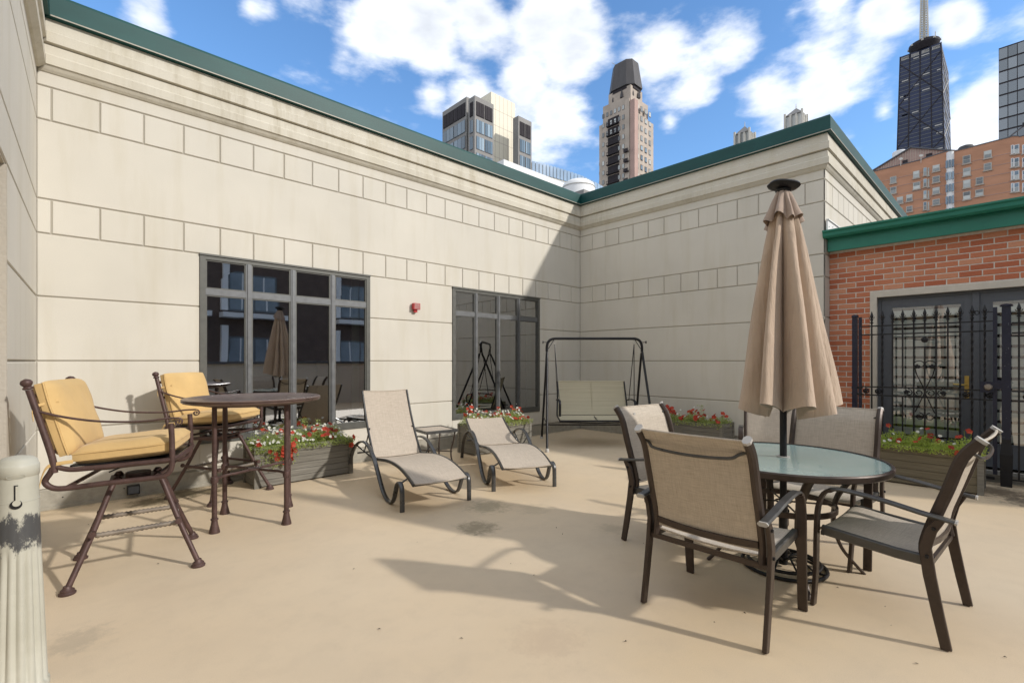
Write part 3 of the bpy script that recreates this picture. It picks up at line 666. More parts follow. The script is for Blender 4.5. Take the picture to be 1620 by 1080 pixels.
# ------------------------------------------------------------------ parapet and building behind the viewer (seen in the window glass)
pp = thing('parapet_wall', 'beige parapet with dark coping closing the terrace behind the viewer', 'wall', (3, -3, 0))
MB().box((-4.6, -.12, -.2), (5.6, .12, 1.30)).build('wall', M['stucco'], pp); MB().box((-4.7, -.18, 1.301), (5.7, .18, 1.37)).build('coping', M['doorgrey'], pp)
bb = thing('brick_apartment_block', 'dark brown brick apartment block across the street behind the viewer', 'building', (0, -17, -12))
MB().box((-30, -12, 0), (24, 0, 19.6)).build('wall', M['darkbrick'], bb)
wm = None
for i in range(9):
    for j in range(5):
        x = -24+i*5.1+(1.2 if i % 2 else 0); z = 2.2+j*3.5
        k = MB().box((x-.1, .0, z-.1), (x+2.5, .06, z+2.0)); f_ = k.build('window', M['alu'], bb)
        MB().box((x, .061, z), (x+1.15, .08, z+1.9)).box((x+1.25, .061, z), (x+2.4, .08, z+1.9)).build('pane', M['oppglass'], f_)
        MB().box((x+.55, .081, z), (x+.62, .10, z+1.9)).box((x+1.8, .081, z), (x+1.87, .10, z+1.9)).box((x-.45, .0, z-.1), (x-.15, .3, z+2.6)).build('mullion', M['hotel_white'], f_)
        MB().box((x-.5, .0, z-.5), (x+2.9, .9, z-.25)).build('balcony_slab', M['hotel_white'], bb)

# ------------------------------------------------------------------ fire alarm on wall A
al = thing('fire_alarm', 'small red fire alarm strobe fixed high on the cream wall between the two windows', 'alarm', (3.83, YA, 2.19))
MB().box((-.022, -.016, -.03), (.022, -.0, .035)).build('mount', M['alu'], al)
MB().box((-.055, -.075, -.045), (.055, -.016, .048)).build('body', M['red'], al)
MB().box((-.03, -.05, -.085), (.02, -.016, -.046)).build('lower_box', M['red'], al)
for q in range(5): MB().box((-.045, -.079, -.033+q*.016), (.045, -.0751, -.027+q*.016)).build('slot', M['cap'], al)

# ------------------------------------------------------------------ sling dining chair
def make_chair():
    c = thing('patio_chair', '', 'chair')
    ox = -.28
    P = lambda s_, y, z: (s_+ox, y, z)
    for sy in (-1, 1):
        Y = sy*.325
        k = MB(); k.bar([Vector(P(a, Y, z)) for a, z in [(.0,.004),(.03,.16),(.062,.34),(.078,.47),(.055,.56),(.02,.618)]], (0,1,0), .022, [.042,.046,.05,.05,.045,.035]); k.build('leg', M['bronze'], c, 40)
        k = MB(); k.bar(spline([P(.565,Y,.004), P(.552,Y,.2), P(.548,Y,.42), P(.54,Y,.56), P(.51,Y,.645), P(.47,Y,.668)], 4), (0,1,0), .048, .020); k.build('leg', M['bronze'], c, 40)
        k = MB(); k.bar(spline([P(.485,Y,.668), P(.42,Y,.678), P(.25,Y,.662), P(.1,Y,.636), P(.0,Y,.622), P(-.03,Y,.618)], 3), (0,1,0), [.048]*16, .018, .8); k.build('armrest', M['greybronze'], c, 40)
        MB().bar([P(-.031,Y,.618), P(-.040,Y,.617)], (0,1,0), .05, .022, .8).build('end_cap', M['cap'], c, 40)
        Yb = sy*.285
        k = MB(); k.bar(spline([P(.075,Yb,.385), P(.085,Yb,.47), P(.052,Yb,.60), P(.0,Yb,.76), P(-.050,Yb,.92), P(-.112,Yb,1.005)], 4), (0,1,0), .036, .050, .6); k.build('back_post', M['bronze'], c, 40)
        MB().bar([P(-.112,Yb,1.005), P(-.121,Yb,1.017)], (0,1,0), .039, .052, .6).build('post_cap', M['cap'], c, 40)
        k = MB(); k.bar([P(.075,sy*.295,.398), P(.2,sy*.295,.40), P(.4,sy*.295,.418), P(.53,sy*.295,.43)], (0,1,0), .03, .052, .4); k.build('seat_rail', M['greybronze'], c, 40)
    # slings
    prof = spline([P(.075,0,.45), P(.058,0,.55), P(.018,0,.68), P(-.03,0,.84), P(-.062,0,.93), P(-.116,0,1.008)], 4)
    k = MB(); n = 8
    def sheet(k, prof, hw, sag, nrm):
        rows = []
        for p in prof: rows.append([Vector((p[0], hw*(2*j/n-1), p[2])) + Vector(nrm)*(-sag*(1-(2*j/n-1)**2)) for j in range(n+1)])
        k.ring(rows, False, False); rows2 = [[v - Vector(nrm)*.004 for v in r] for r in rows]; m_ = MB(); m_.ring(rows2, False, False)
        k.add(m_.v, [tuple(reversed(f)) for f in m_.f])
        # top and bottom hems
        k.tube([v - Vector(nrm)*.002 for v in rows[-1]], .006, 6); k.tube([v - Vector(nrm)*.002 for v in rows[0]], .006, 6)
    sheet(k, prof, .268, .012, (1,0,.1)); k.build('back_sling', M['sling_b'], c, 50)
    k = MB(); prof = spline([P(.085,0,.425), P(.2,0,.418), P(.35,0,.432), P(.48,0,.448), P(.535,0,.442), P(.55,0,.425)], 3); sheet(k, prof, .282, .014, (0,0,1)); k.build('seat_sling', M['sling_s'], c, 50)
    k = MB(); k.tube(spline([P(-.068,-.27,.952), P(-.09,-.235,.935), P(-.108,-.19,.915), P(-.115,0,.905), P(-.108,.19,.915), P(-.09,.235,.935), P(-.068,.27,.952)], 4), .0085, 8); k.build('back_bar', M['greybronze'], c, 50)
    k = MB(); k.bar([P(.066,-.268,.478), P(.052,-.13,.470), P(.046,0,.468), P(.052,.13,.470), P(.066,.268,.478)], (-.2,0,1), .036, .012); k.build('lower_back_rail', M['bronze'], c)
    k = MB(); k.box(P(.06,-.314,.365), P(.076,.314,.392)); k.build('rear_stretcher', M['bronze'], c)
    k = MB(); k.box(P(.525,-.28,.392), P(.543,.28,.415)); k.build('front_stretcher', M['bronze'], c)
    k = MB(); k.box(P(.28,-.28,.375), P(.30,.28,.392)); k.build('middle_stretcher', M['bronze'], c)
    MB().box(P(-.0815,-.115,.938), P(-.0795,-.09,.962)).build('care_tag', M['cap'], c)
    for sy in (-1, 1):
        for z in (.43, .57): MB().lathe([(.009,0),(.008,.008)], P(.07 if z < .5 else .045, sy*.3365, z), 8, (0,sy,0)).build('bolt', M['iron'], c)
    return c
CH_G = 'sling chairs round the glass table'
chair = make_chair()
def place(o, x, y, deg, label):
    o.location = (x, y, 0); o.rotation_euler = (0, 0, math.radians(deg)); o['label'] = label; o['group'] = CH_G; return o
R_ = lambda d: (math.cos(math.radians(d)), math.sin(math.radians(d)))
def rear_to_center(x, y, deg): c_, s_ = R_(deg); return x+.28*c_, y+.28*s_
place(chair, *rear_to_center(2.42, 1.146, 0), 0, 'nearest brown sling chair, its back turned to the viewer with a small pale tag')
ch2 = copy_tree(chair); place(ch2, *rear_to_center(3.475, 2.05, -97), -97, 'sling chair tucked in left of the table, in front of the hanging swing')
ch3 = copy_tree(chair); place(ch3, *rear_to_center(3.395, .217, 86.5), 86.5, 'sling chair at the right of the table, seen side on with both arms showing')
ch4 = copy_tree(chair); place(ch4, *rear_to_center(4.43, 1.01, 180), 180, 'sling chair facing the viewer across the glass table, right of the umbrella pole')
ch5 = copy_tree(chair); place(ch5, *rear_to_center(5.85, 1.90, 200), 200, 'farthest sling chair, half hidden behind the closed umbrella and its pole')
del ch5['group']; 

# ------------------------------------------------------------------ round glass table
TX, TY = 3.53, 1.087
tb = thing('round_glass_table', 'round frosted glass patio table with brown rim around the umbrella pole', 'table', (TX, TY, 0))
MB().lathe([(.028,.728),(.572,.728),(.572,.736),(.028,.736),(.028,.728)], n=64, capb=False).build('glass_top', M['tableglass'], tb, 30)
MB().lathe([(.560,.700),(.582,.700),(.590,.708),(.592,.735),(.586,.743),(.573,.742),(.573,.7265),(.560,.7265),(.560,.700)], n=72, capb=False).build('rim', M['bronze'], tb, 40)
for a in (-57, 33, 123, 213):
    c_, s_ = R_(a); k = MB()
    k.bar([Vector((c_*r, s_*r, z)) for r, z in [(v[0], v[2]) for v in spline([(.50,0,.70),(.43,0,.64),(.335,0,.52),(.305,0,.43),(.30,0,.30),(.345,0,.16),(.43,0,.05),(.475,0,.0)], 5)]], (-s_, c_, 0), [.05]*12+[.045]*10+[.03]*14, .018, .4); k.build('leg', M['bronze'], tb, 45)
k = MB(); k.bar([Vector((.30*math.cos(q*PI/24), .30*math.sin(q*PI/24), .43)) for q in range(49)], (0,0,1), .035, .016); k.build('brace_ring', M['bronze'], tb, 40)
k = MB(); k.tube([(.045*math.cos(q*PI/8), .045*math.sin(q*PI/8), .44) for q in range(16)], .006, 6, loop=True)
for a in (-57, 33, 123, 213): c_, s_ = R_(a); k.tube([(c_*.045, s_*.045, .44), (c_*.295, s_*.295, .435)], .006, 6)
k.build('pole_collar', M['bronze'], tb, 40)
MB().lathe([(.024,.737),(.040,.737),(.040,.742),(.024,.743),(.024,.737)], n=24, capb=False).build('hole_ring', M['cap'], tb, 40)

# umbrella
um = thing('patio_umbrella', 'tall closed tan patio umbrella with black solar cap rising through the glass table', 'umbrella', (TX, TY, 0))
k = MB(); k.tube([(0,0,.09),(0,0,1.25)], .0215, 16); k.tube([(0,0,1.25),(0,0,2.50)], .019, 12); k.build('pole', M['black'], um, 40)
def canopy(zs, Rf, folds, ph, name, mt, hem, dp=.64, seed=1):
    rnd = random.Random(seed); n = folds*18; k = MB(); rows = []
    amp = [rnd.uniform(.75, 1.15) for _ in range(folds)]; sk = [rnd.uniform(-.34, .34) for _ in range(folds)]; len_ = [rnd.uniform(-.016, .012) for _ in range(folds)]; lay = [rnd.uniform(.86, 1.08) for _ in range(folds)]; wd_ = [rnd.uniform(-.16, .16) for _ in range(folds)]
    for zi, z in enumerate(zs):
        u = zi/(len(zs)-1); Rz = Rf(u); row = []
        for j in range(n):
            f = j/18; fi = int(f) % folds; fr = f-int(f); fr2 = min(1, max(0, fr+sk[fi]*math.sin(PI*fr)*.8))
            bulge = math.sin(PI*fr2)**.85 + (.10*math.sin(PI*fr*3+fi)*math.sin(PI*fr) if u > .2 else 0)
            nb = lay[fi]*(1-abs(2*fr-1)*.0)
            depth = dp*amp[fi]*(.35+.65*min(1, u*3))
            r = Rz*(1-depth*(1-bulge))*(1+(nb-1)*bulge)
            r += Rz*.035*math.sin(7*u+fi*2.1+fr*5)*u*bulge
            tw = .22*u*math.sin(fi*1.7)+(.10*math.sin(5*u+fi))*bulge
            a = ph+2*PI*(fi+fr)/folds+wd_[fi]*(1-fr)+wd_[(fi+1) % folds]*fr+tw*.35
            zz_ = z + (len_[fi]*u*3 - hem*(1-bulge)*u**3 if hem else 0)
            row.append(Vector((r*math.cos(a), r*math.sin(a), zz_)))
        rows.append(row)
    k.ring(rows, True, False)
    inner = [[Vector((v.x*.96, v.y*.96, v.z+.004)) for v in r] for r in rows[-3:]]
    k.ring([rows[-1]]+inner[::-1], True, False)
    return k.build(name, mt, um, 75)
zz = [2.44-(2.44-1.085)*i/26 for i in range(27)]
canopy(zz, lambda u: .060+.280*u**.80, 8, .35, 'canopy', M['umb'], .055, seed=5)
zz = [2.515-(2.515-2.325)*i/10 for i in range(11)]
canopy(zz, lambda u: .046+.088*u**.9, 8, .35, 'vent_cap', M['umb_top'], .022, .36, seed=9)
k = MB(); k.lathe([(.03,0),(.045,.012),(.05,.03)], (0,0,2.50), 16); k.build('crown_hub', M['black'], um, 40)
Mt = Matrix.Translation((0.005,0,2.557)) @ Matrix.Rotation(math.radians(40), 4, 'Z') @ Matrix.Rotation(math.radians(9), 4, 'X')
k = MB()
prf = [(.055,-.022),(.088,-.006),(.094,.004),(.088,.014),(.06,.018)]
rings = []
for r, z in prf:
    rings.append([Mt @ Vector((r*math.cos(a)*(1+.10*abs(math.sin(2*a))), r*math.sin(a)*(1+.10*abs(math.sin(2*a))), z)) for a in [2*PI*q/24 for q in range(24)]])
k.ring(rings); k.build('solar_cap', M['black'], um, 40)
for q in range(8):
    a = .35+2*PI*q/8+.39; k = MB(); k.tube([(.05*math.cos(a), .05*math.sin(a), 2.43), (.13*math.cos(a), .13*math.sin(a), 1.10)], .006, 6); k.build('rib', M['black'], um)
# base
ub = thing('umbrella_base', 'black wire ring umbrella base with scrollwork on the deck under the glass table', 'umbrella base', (TX, TY, 0))
for nm, r, z in (('outer_ring', .25, .014), ('upper_ring', .215, .045)):
    MB().tube([(r*math.cos(q*PI/24), r*math.sin(q*PI/24), z) for q in range(48)], .0115, 8, loop=True).build(nm, M['black'], ub, 50)
k = MB(); k.tube([(0,0,.02),(0,0,.46)], .027, 16); k.build('socket', M['black'], ub, 40)
k = MB(); k.tube([(.024,0,.36),(.06,0,.36)], .007, 8); k.lathe([(.018,0),(.018,.012)], (.06,0,.36), 10, (1,0,0)); k.build('set_screw', M['black'], ub, 40)
for a in range(0, 360, 45):
    c_, s_ = R_(a); k = MB()
    k.tube([(c_*r, s_*r, z) for r, z in [(v[0], v[2]) for v in spline([(.02,0,.05),(.08,0,.085),(.14,0,.05),(.18,0,.025),(.245,0,.018)], 4)]], .007, 6); k.build('scroll_arm', M['black'], ub, 50)

# ------------------------------------------------------------------ bar stools
def make_stool(label, x, y, base_deg, seat_deg, group):
    t_ = thing('bar_stool', label, 'bar stool', (x, y, 0), math.radians(base_deg), group)
    br = M['brown']
    # base
    tops = [(sx*.125, sy*.12, .585) for sx in (-1,1) for sy in (-1,1)]
    feet = [(sx*.325, sy*.315, .0) for sx in (-1,1) for sy in (-1,1)]
    for a, f in zip(tops, feet):
        A = Vector(a); F_ = Vector(f); k = MB()
        k.tube(spline([A+Vector((-a[0]*.25,-a[1]*.25,.012)), A, A.lerp(F_, .5)+Vector((0,0,0)), F_+Vector((0,0,.028))], 4), .0165, 12)
        leg = k.build('leg', br, t_, 45)
        MB().lathe([(.040,0),(.042,.010),(.034,.018),(.034,.026),(.022,.036),(.018,.05)], F_, 18).build('foot', br, leg, 40)
    lerp = lambda i, q: Vector(tops[i]).lerp(Vector(feet[i]), q)
    def rung(i, j, q, name='foot_rung'):
        a, b_ = lerp(i, q), lerp(j, q); n = 34; rs = [.0125+.0055*(q_ % 2) for q_ in range(n+1)]
        MB().tube([a.lerp(b_, .04+.92*q_/n) for q_ in range(n+1)], rs, 10).build(name, M['rope'], t_, 70)
    rung(0, 2, .50); rung(1, 3, .50); 
    for i, j in ((2, 3), (0, 1)):
        a, b_ = lerp(i, .46), lerp(j, .46); d = (b_-a).normalized(); MB().tube([a-d*.06, b_+d*.06], .013, 10).lathe([(.02,0),(.02,.01)], a-d*.065, 10, -d).lathe([(.02,0),(.02,.01)], b_+d*.06, 10, d).build('side_rung', br, t_, 50)
    k = MB(); k.box((-.15, -.13, .575), (.15, .13, .595)); k.lathe([(.07,.595),(.07,.625)]); k.build('swivel_plate', br, t_, 40)
    D = Matrix.Rotation(math.radians(seat_deg-base_deg), 3, 'Z')
    class SM(MB):
        def build(s, name, m, parent=None, smooth=None, **tags):
            s.v = [tuple(D @ Vector(v)) for v in s.v]; return MB.build(s, name, m, parent, smooth, **tags)
    for sy in (-1, 1):
        Y = sy*.30; Yc = sy*.13
        # one continuous loop: arm post down, lower rail back, round loop, upper rail forward
        path = [(.245,Y,.975),(.250,Y,.88),(.252,Y,.76),(.248,Y,.69),(.22,Y,.645),(.15,Y,.632),(-.1,Y,.622),(-.28,Y,.612),(-.345,Y,.622),(-.378,Y,.66),(-.355,Y,.71),(-.335,Y,.755)]
        SM().tube(spline(path, 5), .0165, 12).build('side_loop', br, t_, 60)
        SM().tube(spline([(-.325,Y,.745),(-.27,Y,.725),(-.2,Y,.722),(.0,Y,.728),(.17,Y,.735),(.245,Y,.742)], 4), .0155, 12).build('seat_side_rail', br, t_, 60)
        SM().tube(spline([(-.335,Y,.71),(-.345,Y,.80),(-.395,Y,1.0),(-.45,Y,1.21)], 5), .0175, 12).lathe([(.018,0),(.025,.004),(.025,.012),(.017,.018),(.026,.030),(.029,.042),(.022,.056),(.004,.064)], Vector((-.452,Y,1.212)), 16, (-.25,0,1)).build('back_post', br, t_, 50)
        p = spline([(-.415,Y,1.085),(-.30,Y,1.045),(-.15,Y,1.012),(.0,Y,.998),(.12,Y,.998),(.22,Y,1.008),(.285,Y,1.008)], 5)
        k = SM(); k.bar(p, (0,1,0), .024, .011, .5)
        sc = []
        for q in range(26):
            a = PI/2-q*.36; rr = .025*(1-q/30); sc.append((.285+rr*math.cos(a), Y, .983+rr*math.sin(a)))
        k.bar(sc, (0,1,0), .026, .007, .4); k.build('arm', br, t_, 60)
        k = SM(); k.bar(spline([(-.12,Yc,.66),(-.05,Yc,.69),(.02,Yc,.725)], 3), (0,1,0), .03, .008); k.build('spring_strap', M['black'], t_, 50)
    SM().tube([(-.40,-.30,1.02),(-.40,.30,1.02)], .012, 10).build('back_rail', br, t_, 50)
    SM().tube([(-.443,-.30,1.17),(-.443,.30,1.17)], .014, 10).build('back_rail', br, t_, 50)
    SM().tube([(-.352,-.30,.83),(-.352,.30,.83)], .012, 10).build('back_rail', br, t_, 50)
    SM().tube(spline([(.245,-.30,.742),(.275,-.22,.745),(.285,0,.746),(.275,.22,.745),(.245,.30,.742)], 4), .0155, 10).build('seat_front_rail', br, t_, 50)
    SM().tube([(-.28,-.30,.615),(-.28,.30,.615)], .013, 8).build('cross_tube', br, t_, 50)
    SM().tube([(.16,-.30,.632),(.16,.30,.632)], .013, 8).build('cross_tube', br, t_, 50)
    SM().box((-.27,-.28,.735), (.24,.28,.745)).build('seat_deck', M['black'], t_)
    def cushion(cx, L, Wd, T, fn, name):
        nu, nv, k = 18, 18, SM(); 
        top = []; bot = []
        for i in range(nu+1):
            rt = []; rb = []
            for j in range(nv+1):
                a = 2*i/nu-1; b_ = 2*j/nv-1
                # squircle-ish corners
                ea = max(0, 1-abs(a)**6)**.5; eb = max(0, 1-abs(b_)**6)**.5
                pz = T*(.42+.58*(ea*eb)**.6); crown = .012*(1-a*a)*(1-b_*b_)
                wob = .006*noise.noise(Vector((a*2.1+cx*9, b_*2.3, T*30)))
                sa = a*(1-.03*b_**4); sb = b_*(1-.03*a**4)
                rt.append(Vector(fn(sa*L/2, sb*Wd/2, pz/2+crown+wob))); rb.append(Vector(fn(sa*L/2, sb*Wd/2, -pz/2)))
            top.append(rt); bot.append(rb)
        k.ring(top, False, False); m_ = MB(); m_.ring(bot, False, False); k.add(m_.v, [tuple(reversed(f)) for f in m_.f])
        edt = [top[0][j] for j in range(nv+1)]+[top[i][nv] for i in range(1, nu+1)]+[top[nu][j] for j in range(nv-1, -1, -1)]+[top[i][0] for i in range(nu-1, 0, -1)]
        edb = [bot[0][j] for j in range(nv+1)]+[bot[i][nv] for i in range(1, nu+1)]+[bot[nu][j] for j in range(nv-1, -1, -1)]+[bot[i][0] for i in range(nu-1, 0, -1)]
        k.ring([edb, edt], True, False)
        cu = k.build(name, M['cushion'], t_, 60)
        k = SM(); k.tube([(a+b_)/2+((a+b_)/2-(top[nu//2][nv//2]+bot[nu//2][nv//2])/2).normalized()*.001 + (a-b_)*.35 for a, b_ in zip(edt, edb)], .0045, 6, loop=True); k.build('piping', M['cushion'], cu, 60)
        return cu
    cushion(0, .53, .56, .125, lambda a, b_, c_: (a-.005, b_, .808+c_+a*.07), 'seat_cushion')
    al_ = math.radians(105)
    cushion(1, .47, .56, .115, lambda a, b_, c_: (-.335+math.cos(al_)*(a+.20)*1.0+c_*math.sin(al_)+.03, b_, 1.03-.005+math.sin(al_)*a*1.0-c_*math.cos(al_)), 'back_cushion')
    for sy in (-1, 1):
        Y = sy*.295; k = SM(); k.bar(spline([(-.25,Y,.77),(-.31,Y*1.03,.765),(-.36,Y*1.06,.752),(-.385,Y*1.07,.70),(-.40,Y*1.07,.62)], 4), (0,.25,1), .022, .004); k.build('tie_strap', M['cushion'], t_, 50)
    k = SM(); k.bar(spline([(-.33,-.25,1.14),(-.40,-.285,1.12),(-.43,-.31,1.10),(-.425,-.315,1.03)], 4), (0,.2,1), .018, .004); k.build('tie_strap', M['cushion'], t_, 50)
    return t_
SG = 'bar stools at the tall table'
make_stool('nearest bar stool with golden cushions, seen side on at the left', .378, 4.142, -6.5, -19, SG)
make_stool('bar stool behind the tall round table, golden seat turned toward the viewer', 1.20, 5.69, 24, -46, SG)

# bar table
bt = thing('tall_bar_table', 'tall round brown bar table on four slender legs before the wide window', 'table', (1.225, 4.595, 0), math.radians(-20))
m_top = metal('brown_table_top', (.13, .085, .07), .32, .2, .2)
MB().lathe([(0.0,1.028),(.50,1.028),(.525,1.034),(.536,1.044),(.536,1.050),(.528,1.054),(.536,1.058),(.536,1.064),(.526,1.070),(.49,1.072),(.48,1.068),(0.0,1.068)], n=72, capb=False).build('table_top', m_top, bt, 30)
for sx in (-1, 1):
    for sy in (-1, 1):
        x, y = sx*.262, sy*.262; k = MB()
        k.lathe([(.017,.02),(.0195,.06),(.0195,.395),(.026,.40),(.030,.425),(.026,.45),(.0185,.455),(.0185,1.028)], (x, y, 0), 14)
        lg = k.build('leg', M['brown'], bt, 40)
        MB().lathe([(.040,0),(.040,.008),(.026,.07),(.022,.10),(.028,.104),(.028,.114),(.020,.12)], (x, y, 0), 16).build('foot', M['brown'], lg, 40)
        k = MB(); k.bar(spline([(x, y, .425), (x*.78, y*.70, .436), (x*.45, y*.45, .437), (0, 0, .436)], 5), (0,0,1), .020, .012); k.build('curved_stretcher', M['brown'], bt, 50)
MB().box((-.05,-.05,.43),(.05,.05,.445)).build('stretcher_plate', M['brown'], bt)
k = MB()
for q in range(32): a = q*2*PI/32
k.tube([(.40*math.cos(q*PI/16), .40*math.sin(q*PI/16), 1.02) for q in range(32)], .010, 8, loop=True); k.build('apron_ring', M['brown'], bt, 50)

# ------------------------------------------------------------------ loungers
def make_lounger(label, o, u, back_top, seatz=0.0):
    u = Vector((u[0], u[1], 0)).normalized(); ang = math.atan2(u.y, u.x)
    L = thing('chaise_lounge', label, 'lounger', (o[0], o[1], 0), ang, 'sling loungers side by side')
    pth = [(0,0),(.0,.10),(.004,.19),(.028,.238),(.07,.256),(.11,.244),(.145,.205),(.175,.15),(.215,.075),(.27,.025),(.34,.011),(.40,.013),(.48,.035),(.566,.085),(.692,.205),(.822,.330),(.987,.430),(1.13,.468),(1.27,.467),(1.40,.440),(1.54,.385),(1.67,.30),(1.76,.205),(1.815,.10),(1.845,.0)]
    for sy in (-1, 1):
        k = MB(); k.bar(spline([(a, sy*.345, z) for a, z in pth], 3), (0,1,0), .045, .017, .6); k.build('arm_frame', M['loungegrey'], L, 50)
        # seat side rail
        sr = [(-.10,.255),(.05,.305),(.25,.345),(.45,.358),(.65,.350),(.85,.325),(1.10,.295)]
        k = MB(); k.bar(spline([(a, sy*.275, z) for a, z in sr], 4), (0,1,0), .022, .032, .6); k.build('seat_rail', M['loungegrey'], L, 50)
        [MB().tube(q_, .009, 8).build('bracket', M['loungegrey'], L, 50) for q_ in ([(.05,sy*.28,.285),(.055,sy*.34,.25)], [(.95,sy*.28,.31),(.95,sy*.34,.40)], [(1.10,sy*.28,.30),(1.52,sy*.34,.385)])]
        bx, bz = back_top; k = MB(); hx, hz = 1.08, .31; dx, dz = bx-hx, bz-hz; ln = math.hypot(dx, dz); nx, nzz = -dz/ln, dx/ln
        bp = [(hx+dx*q+nx*.035*math.sin(PI*q)*-1, hz+dz*q-nzz*.035*math.sin(PI*q)) for q in (0,.2,.4,.6,.8,1)]
        k.bar(spline([(a, sy*.275, z) for a, z in bp], 3), (0,1,0), .022, .032, .6); k.build('back_rail', M['loungegrey'], L, 50)
        k = MB(); k.tube([(hx+dx*.45, sy*.26, hz+dz*.45-.02), (1.50, sy*.26, .30)], .008, 8); k.build('back_strut', M['loungegrey'], L, 50)
    def sh(prof, name, sag):
        k = MB(); n = 8; rows = []
        for a, z in prof: rows.append([Vector((a, .262*(2*j/n-1), z-sag*(1-(2*j/n-1)**2))) for j in range(n+1)])
        k.ring(rows[::-1], False, False); m_ = MB(); m_.ring([[v-Vector((0,0,.004)) for v in r] for r in rows], False, False); k.add(m_.v, m_.f)
        k.tube([v-Vector((0,0,.002)) for v in rows[0]], .007, 6); k.tube([v-Vector((0,0,.002)) for v in rows[-1]], .007, 6)
        return k.build(name, M['sling_l'], L, 50)
    sh([(p.x, p.z) for p in spline([(a, 0, z+.012) for a, z in sr[:-1]]+[(1.02,0,.312)], 3)], 'seat_sling', .012)
    sh([(p.x, p.z) for p in spline([(a, 0, z+.006) for a, z in bp], 3)], 'back_sling', .010)
    for q_ in ([(1.09,-.275,.30),(1.09,.275,.30)], [(-.09,-.275,.25),(-.09,.275,.25)], [(1.5,-.34,.30),(1.5,.34,.30)]): MB().tube(q_, .010, 8).build('cross_tube', M['loungegrey'], L, 50)
    return L
make_lounger('left sling lounger with its back raised steeply', ((2.256+2.94)/2, (3.839+3.766)/2), (.317, 1.778), (1.53, 1.02))
make_lounger('right sling lounger with its back lowered almost flat', ((3.332+3.932)/2, (3.793+3.526)/2), (.81, 1.6), (1.90, .545))

# side table between loungers
st = thing('side_table', 'small square side table between the two loungers under the cream wall', 'side table', (3.56, 5.28, 0), math.radians(-8))
MB().box((-.20,-.22,.478), (.20,.22,.488)).build('table_top', M['sling_l'], st)
k = MB()
for a, b_ in (((-.225,-.245),(.225,-.201)), ((-.225,.201),(.225,.245)), ((-.225,-.2),(-.201,.2)), ((.201,-.2),(.225,.2))): k.box((a[0],a[1],.462), (b_[0],b_[1],.496))
k.build('edge_frame', M['loungegrey'], st)
for sx in (-1, 1):
    for sy in (-1, 1):
        k = MB(); k.tube(spline([(sx*.195,sy*.21,.465),(sx*.185,sy*.20,.36),(sx*.16,sy*.175,.22),(sx*.165,sy*.18,.10),(sx*.20,sy*.215,.0)], 5), .011, 8); k.build('leg', M['bronze'], st, 50)
k = MB(); k.tube([(-.17,-.185,.2),(.17,.185,.2)], .007, 6); k.tube([(-.17,.185,.203),(.17,-.185,.203)], .007, 6); k.build('cross_brace', M['bronze'], st, 50)

# ------------------------------------------------------------------ hanging swing
sw_o = Vector((5.83, 5.35, 0)) + RT*.785; sw = thing('garden_swing', 'two seat hanging garden swing with olive sling and dark tube frame in the wall corner', 'swing seat', sw_o, math.atan2(RT.y, RT.x))
def side_frame(sx):
    X = sx*.785; 
    return X
for sx in (-1, 1):
    X = sx*.785
    for sy, nm in ((-1, 'leg'), (1, 'leg')):
        k = MB(); k.tube([(X, sy*.02, 1.53), (X+sx*.005, sy*.12, 1.30), (X+sx*.045, sy*.645, .03)], .019, 10); lg = k.build(nm, M['black'], sw, 40)
        MB().lathe([(.032,0),(.026,.05),(.022,.055)], (X+sx*.045, sy*.652, 0), 12).build('foot_cap', M['cap'], lg, 40)
    MB().lathe([(.024,0),(.024,.02)], (X, 0, 1.515), 12).build('collar', M['cap'], sw, 40)
    k = MB(); k.tube([(X+sx*.028, -.43, .40), (X+sx*.03, .43, .40)], .008, 8); k.build('side_brace', M['black'], sw, 40)
    k = MB(); k.tube([(X, 0, 1.69), (X+sx*.055, 0, 1.69)], .006, 6); k.lathe([(.010,0),(.024,.006),(.024,.018)], (X+sx*.055, 0, 1.69), 10, (sx,0,0)); k.build('canopy_knob', M['black'], sw, 40)
    k = MB(); k.tube([(X-sx*.02, 0, 1.58), (X-sx*.12, 0, 1.74)], .006, 6); k.build('corner_brace', M['black'], sw, 40)
    H = sx*.655
    k = MB(); k.tube([(H, 0, 1.745), (H-sx*.0, 0, 1.71)]+[(H+.022*math.sin(a), 0, 1.685+.022*math.cos(a)) for a in [.3*q for q in range(16)]], .004, 6); k.build('hook', M['cap'], sw, 40)
k = MB(); k.tube(spline([(-.785,0,1.53),(-.785,0,1.62),(-.76,0,1.70),(-.69,0,1.745),(-.55,0,1.752),(0,0,1.752),(.55,0,1.752),(.69,0,1.745),(.76,0,1.70),(.785,0,1.62),(.785,0,1.53)], 5), .022, 12); k.build('top_bar', M['black'], sw, 50)
k = MB(); k.tube([(-.81,.40,.275), (.81,.40,.275)], .011, 8); k.build('rear_cross_tube', M['black'], sw, 40)
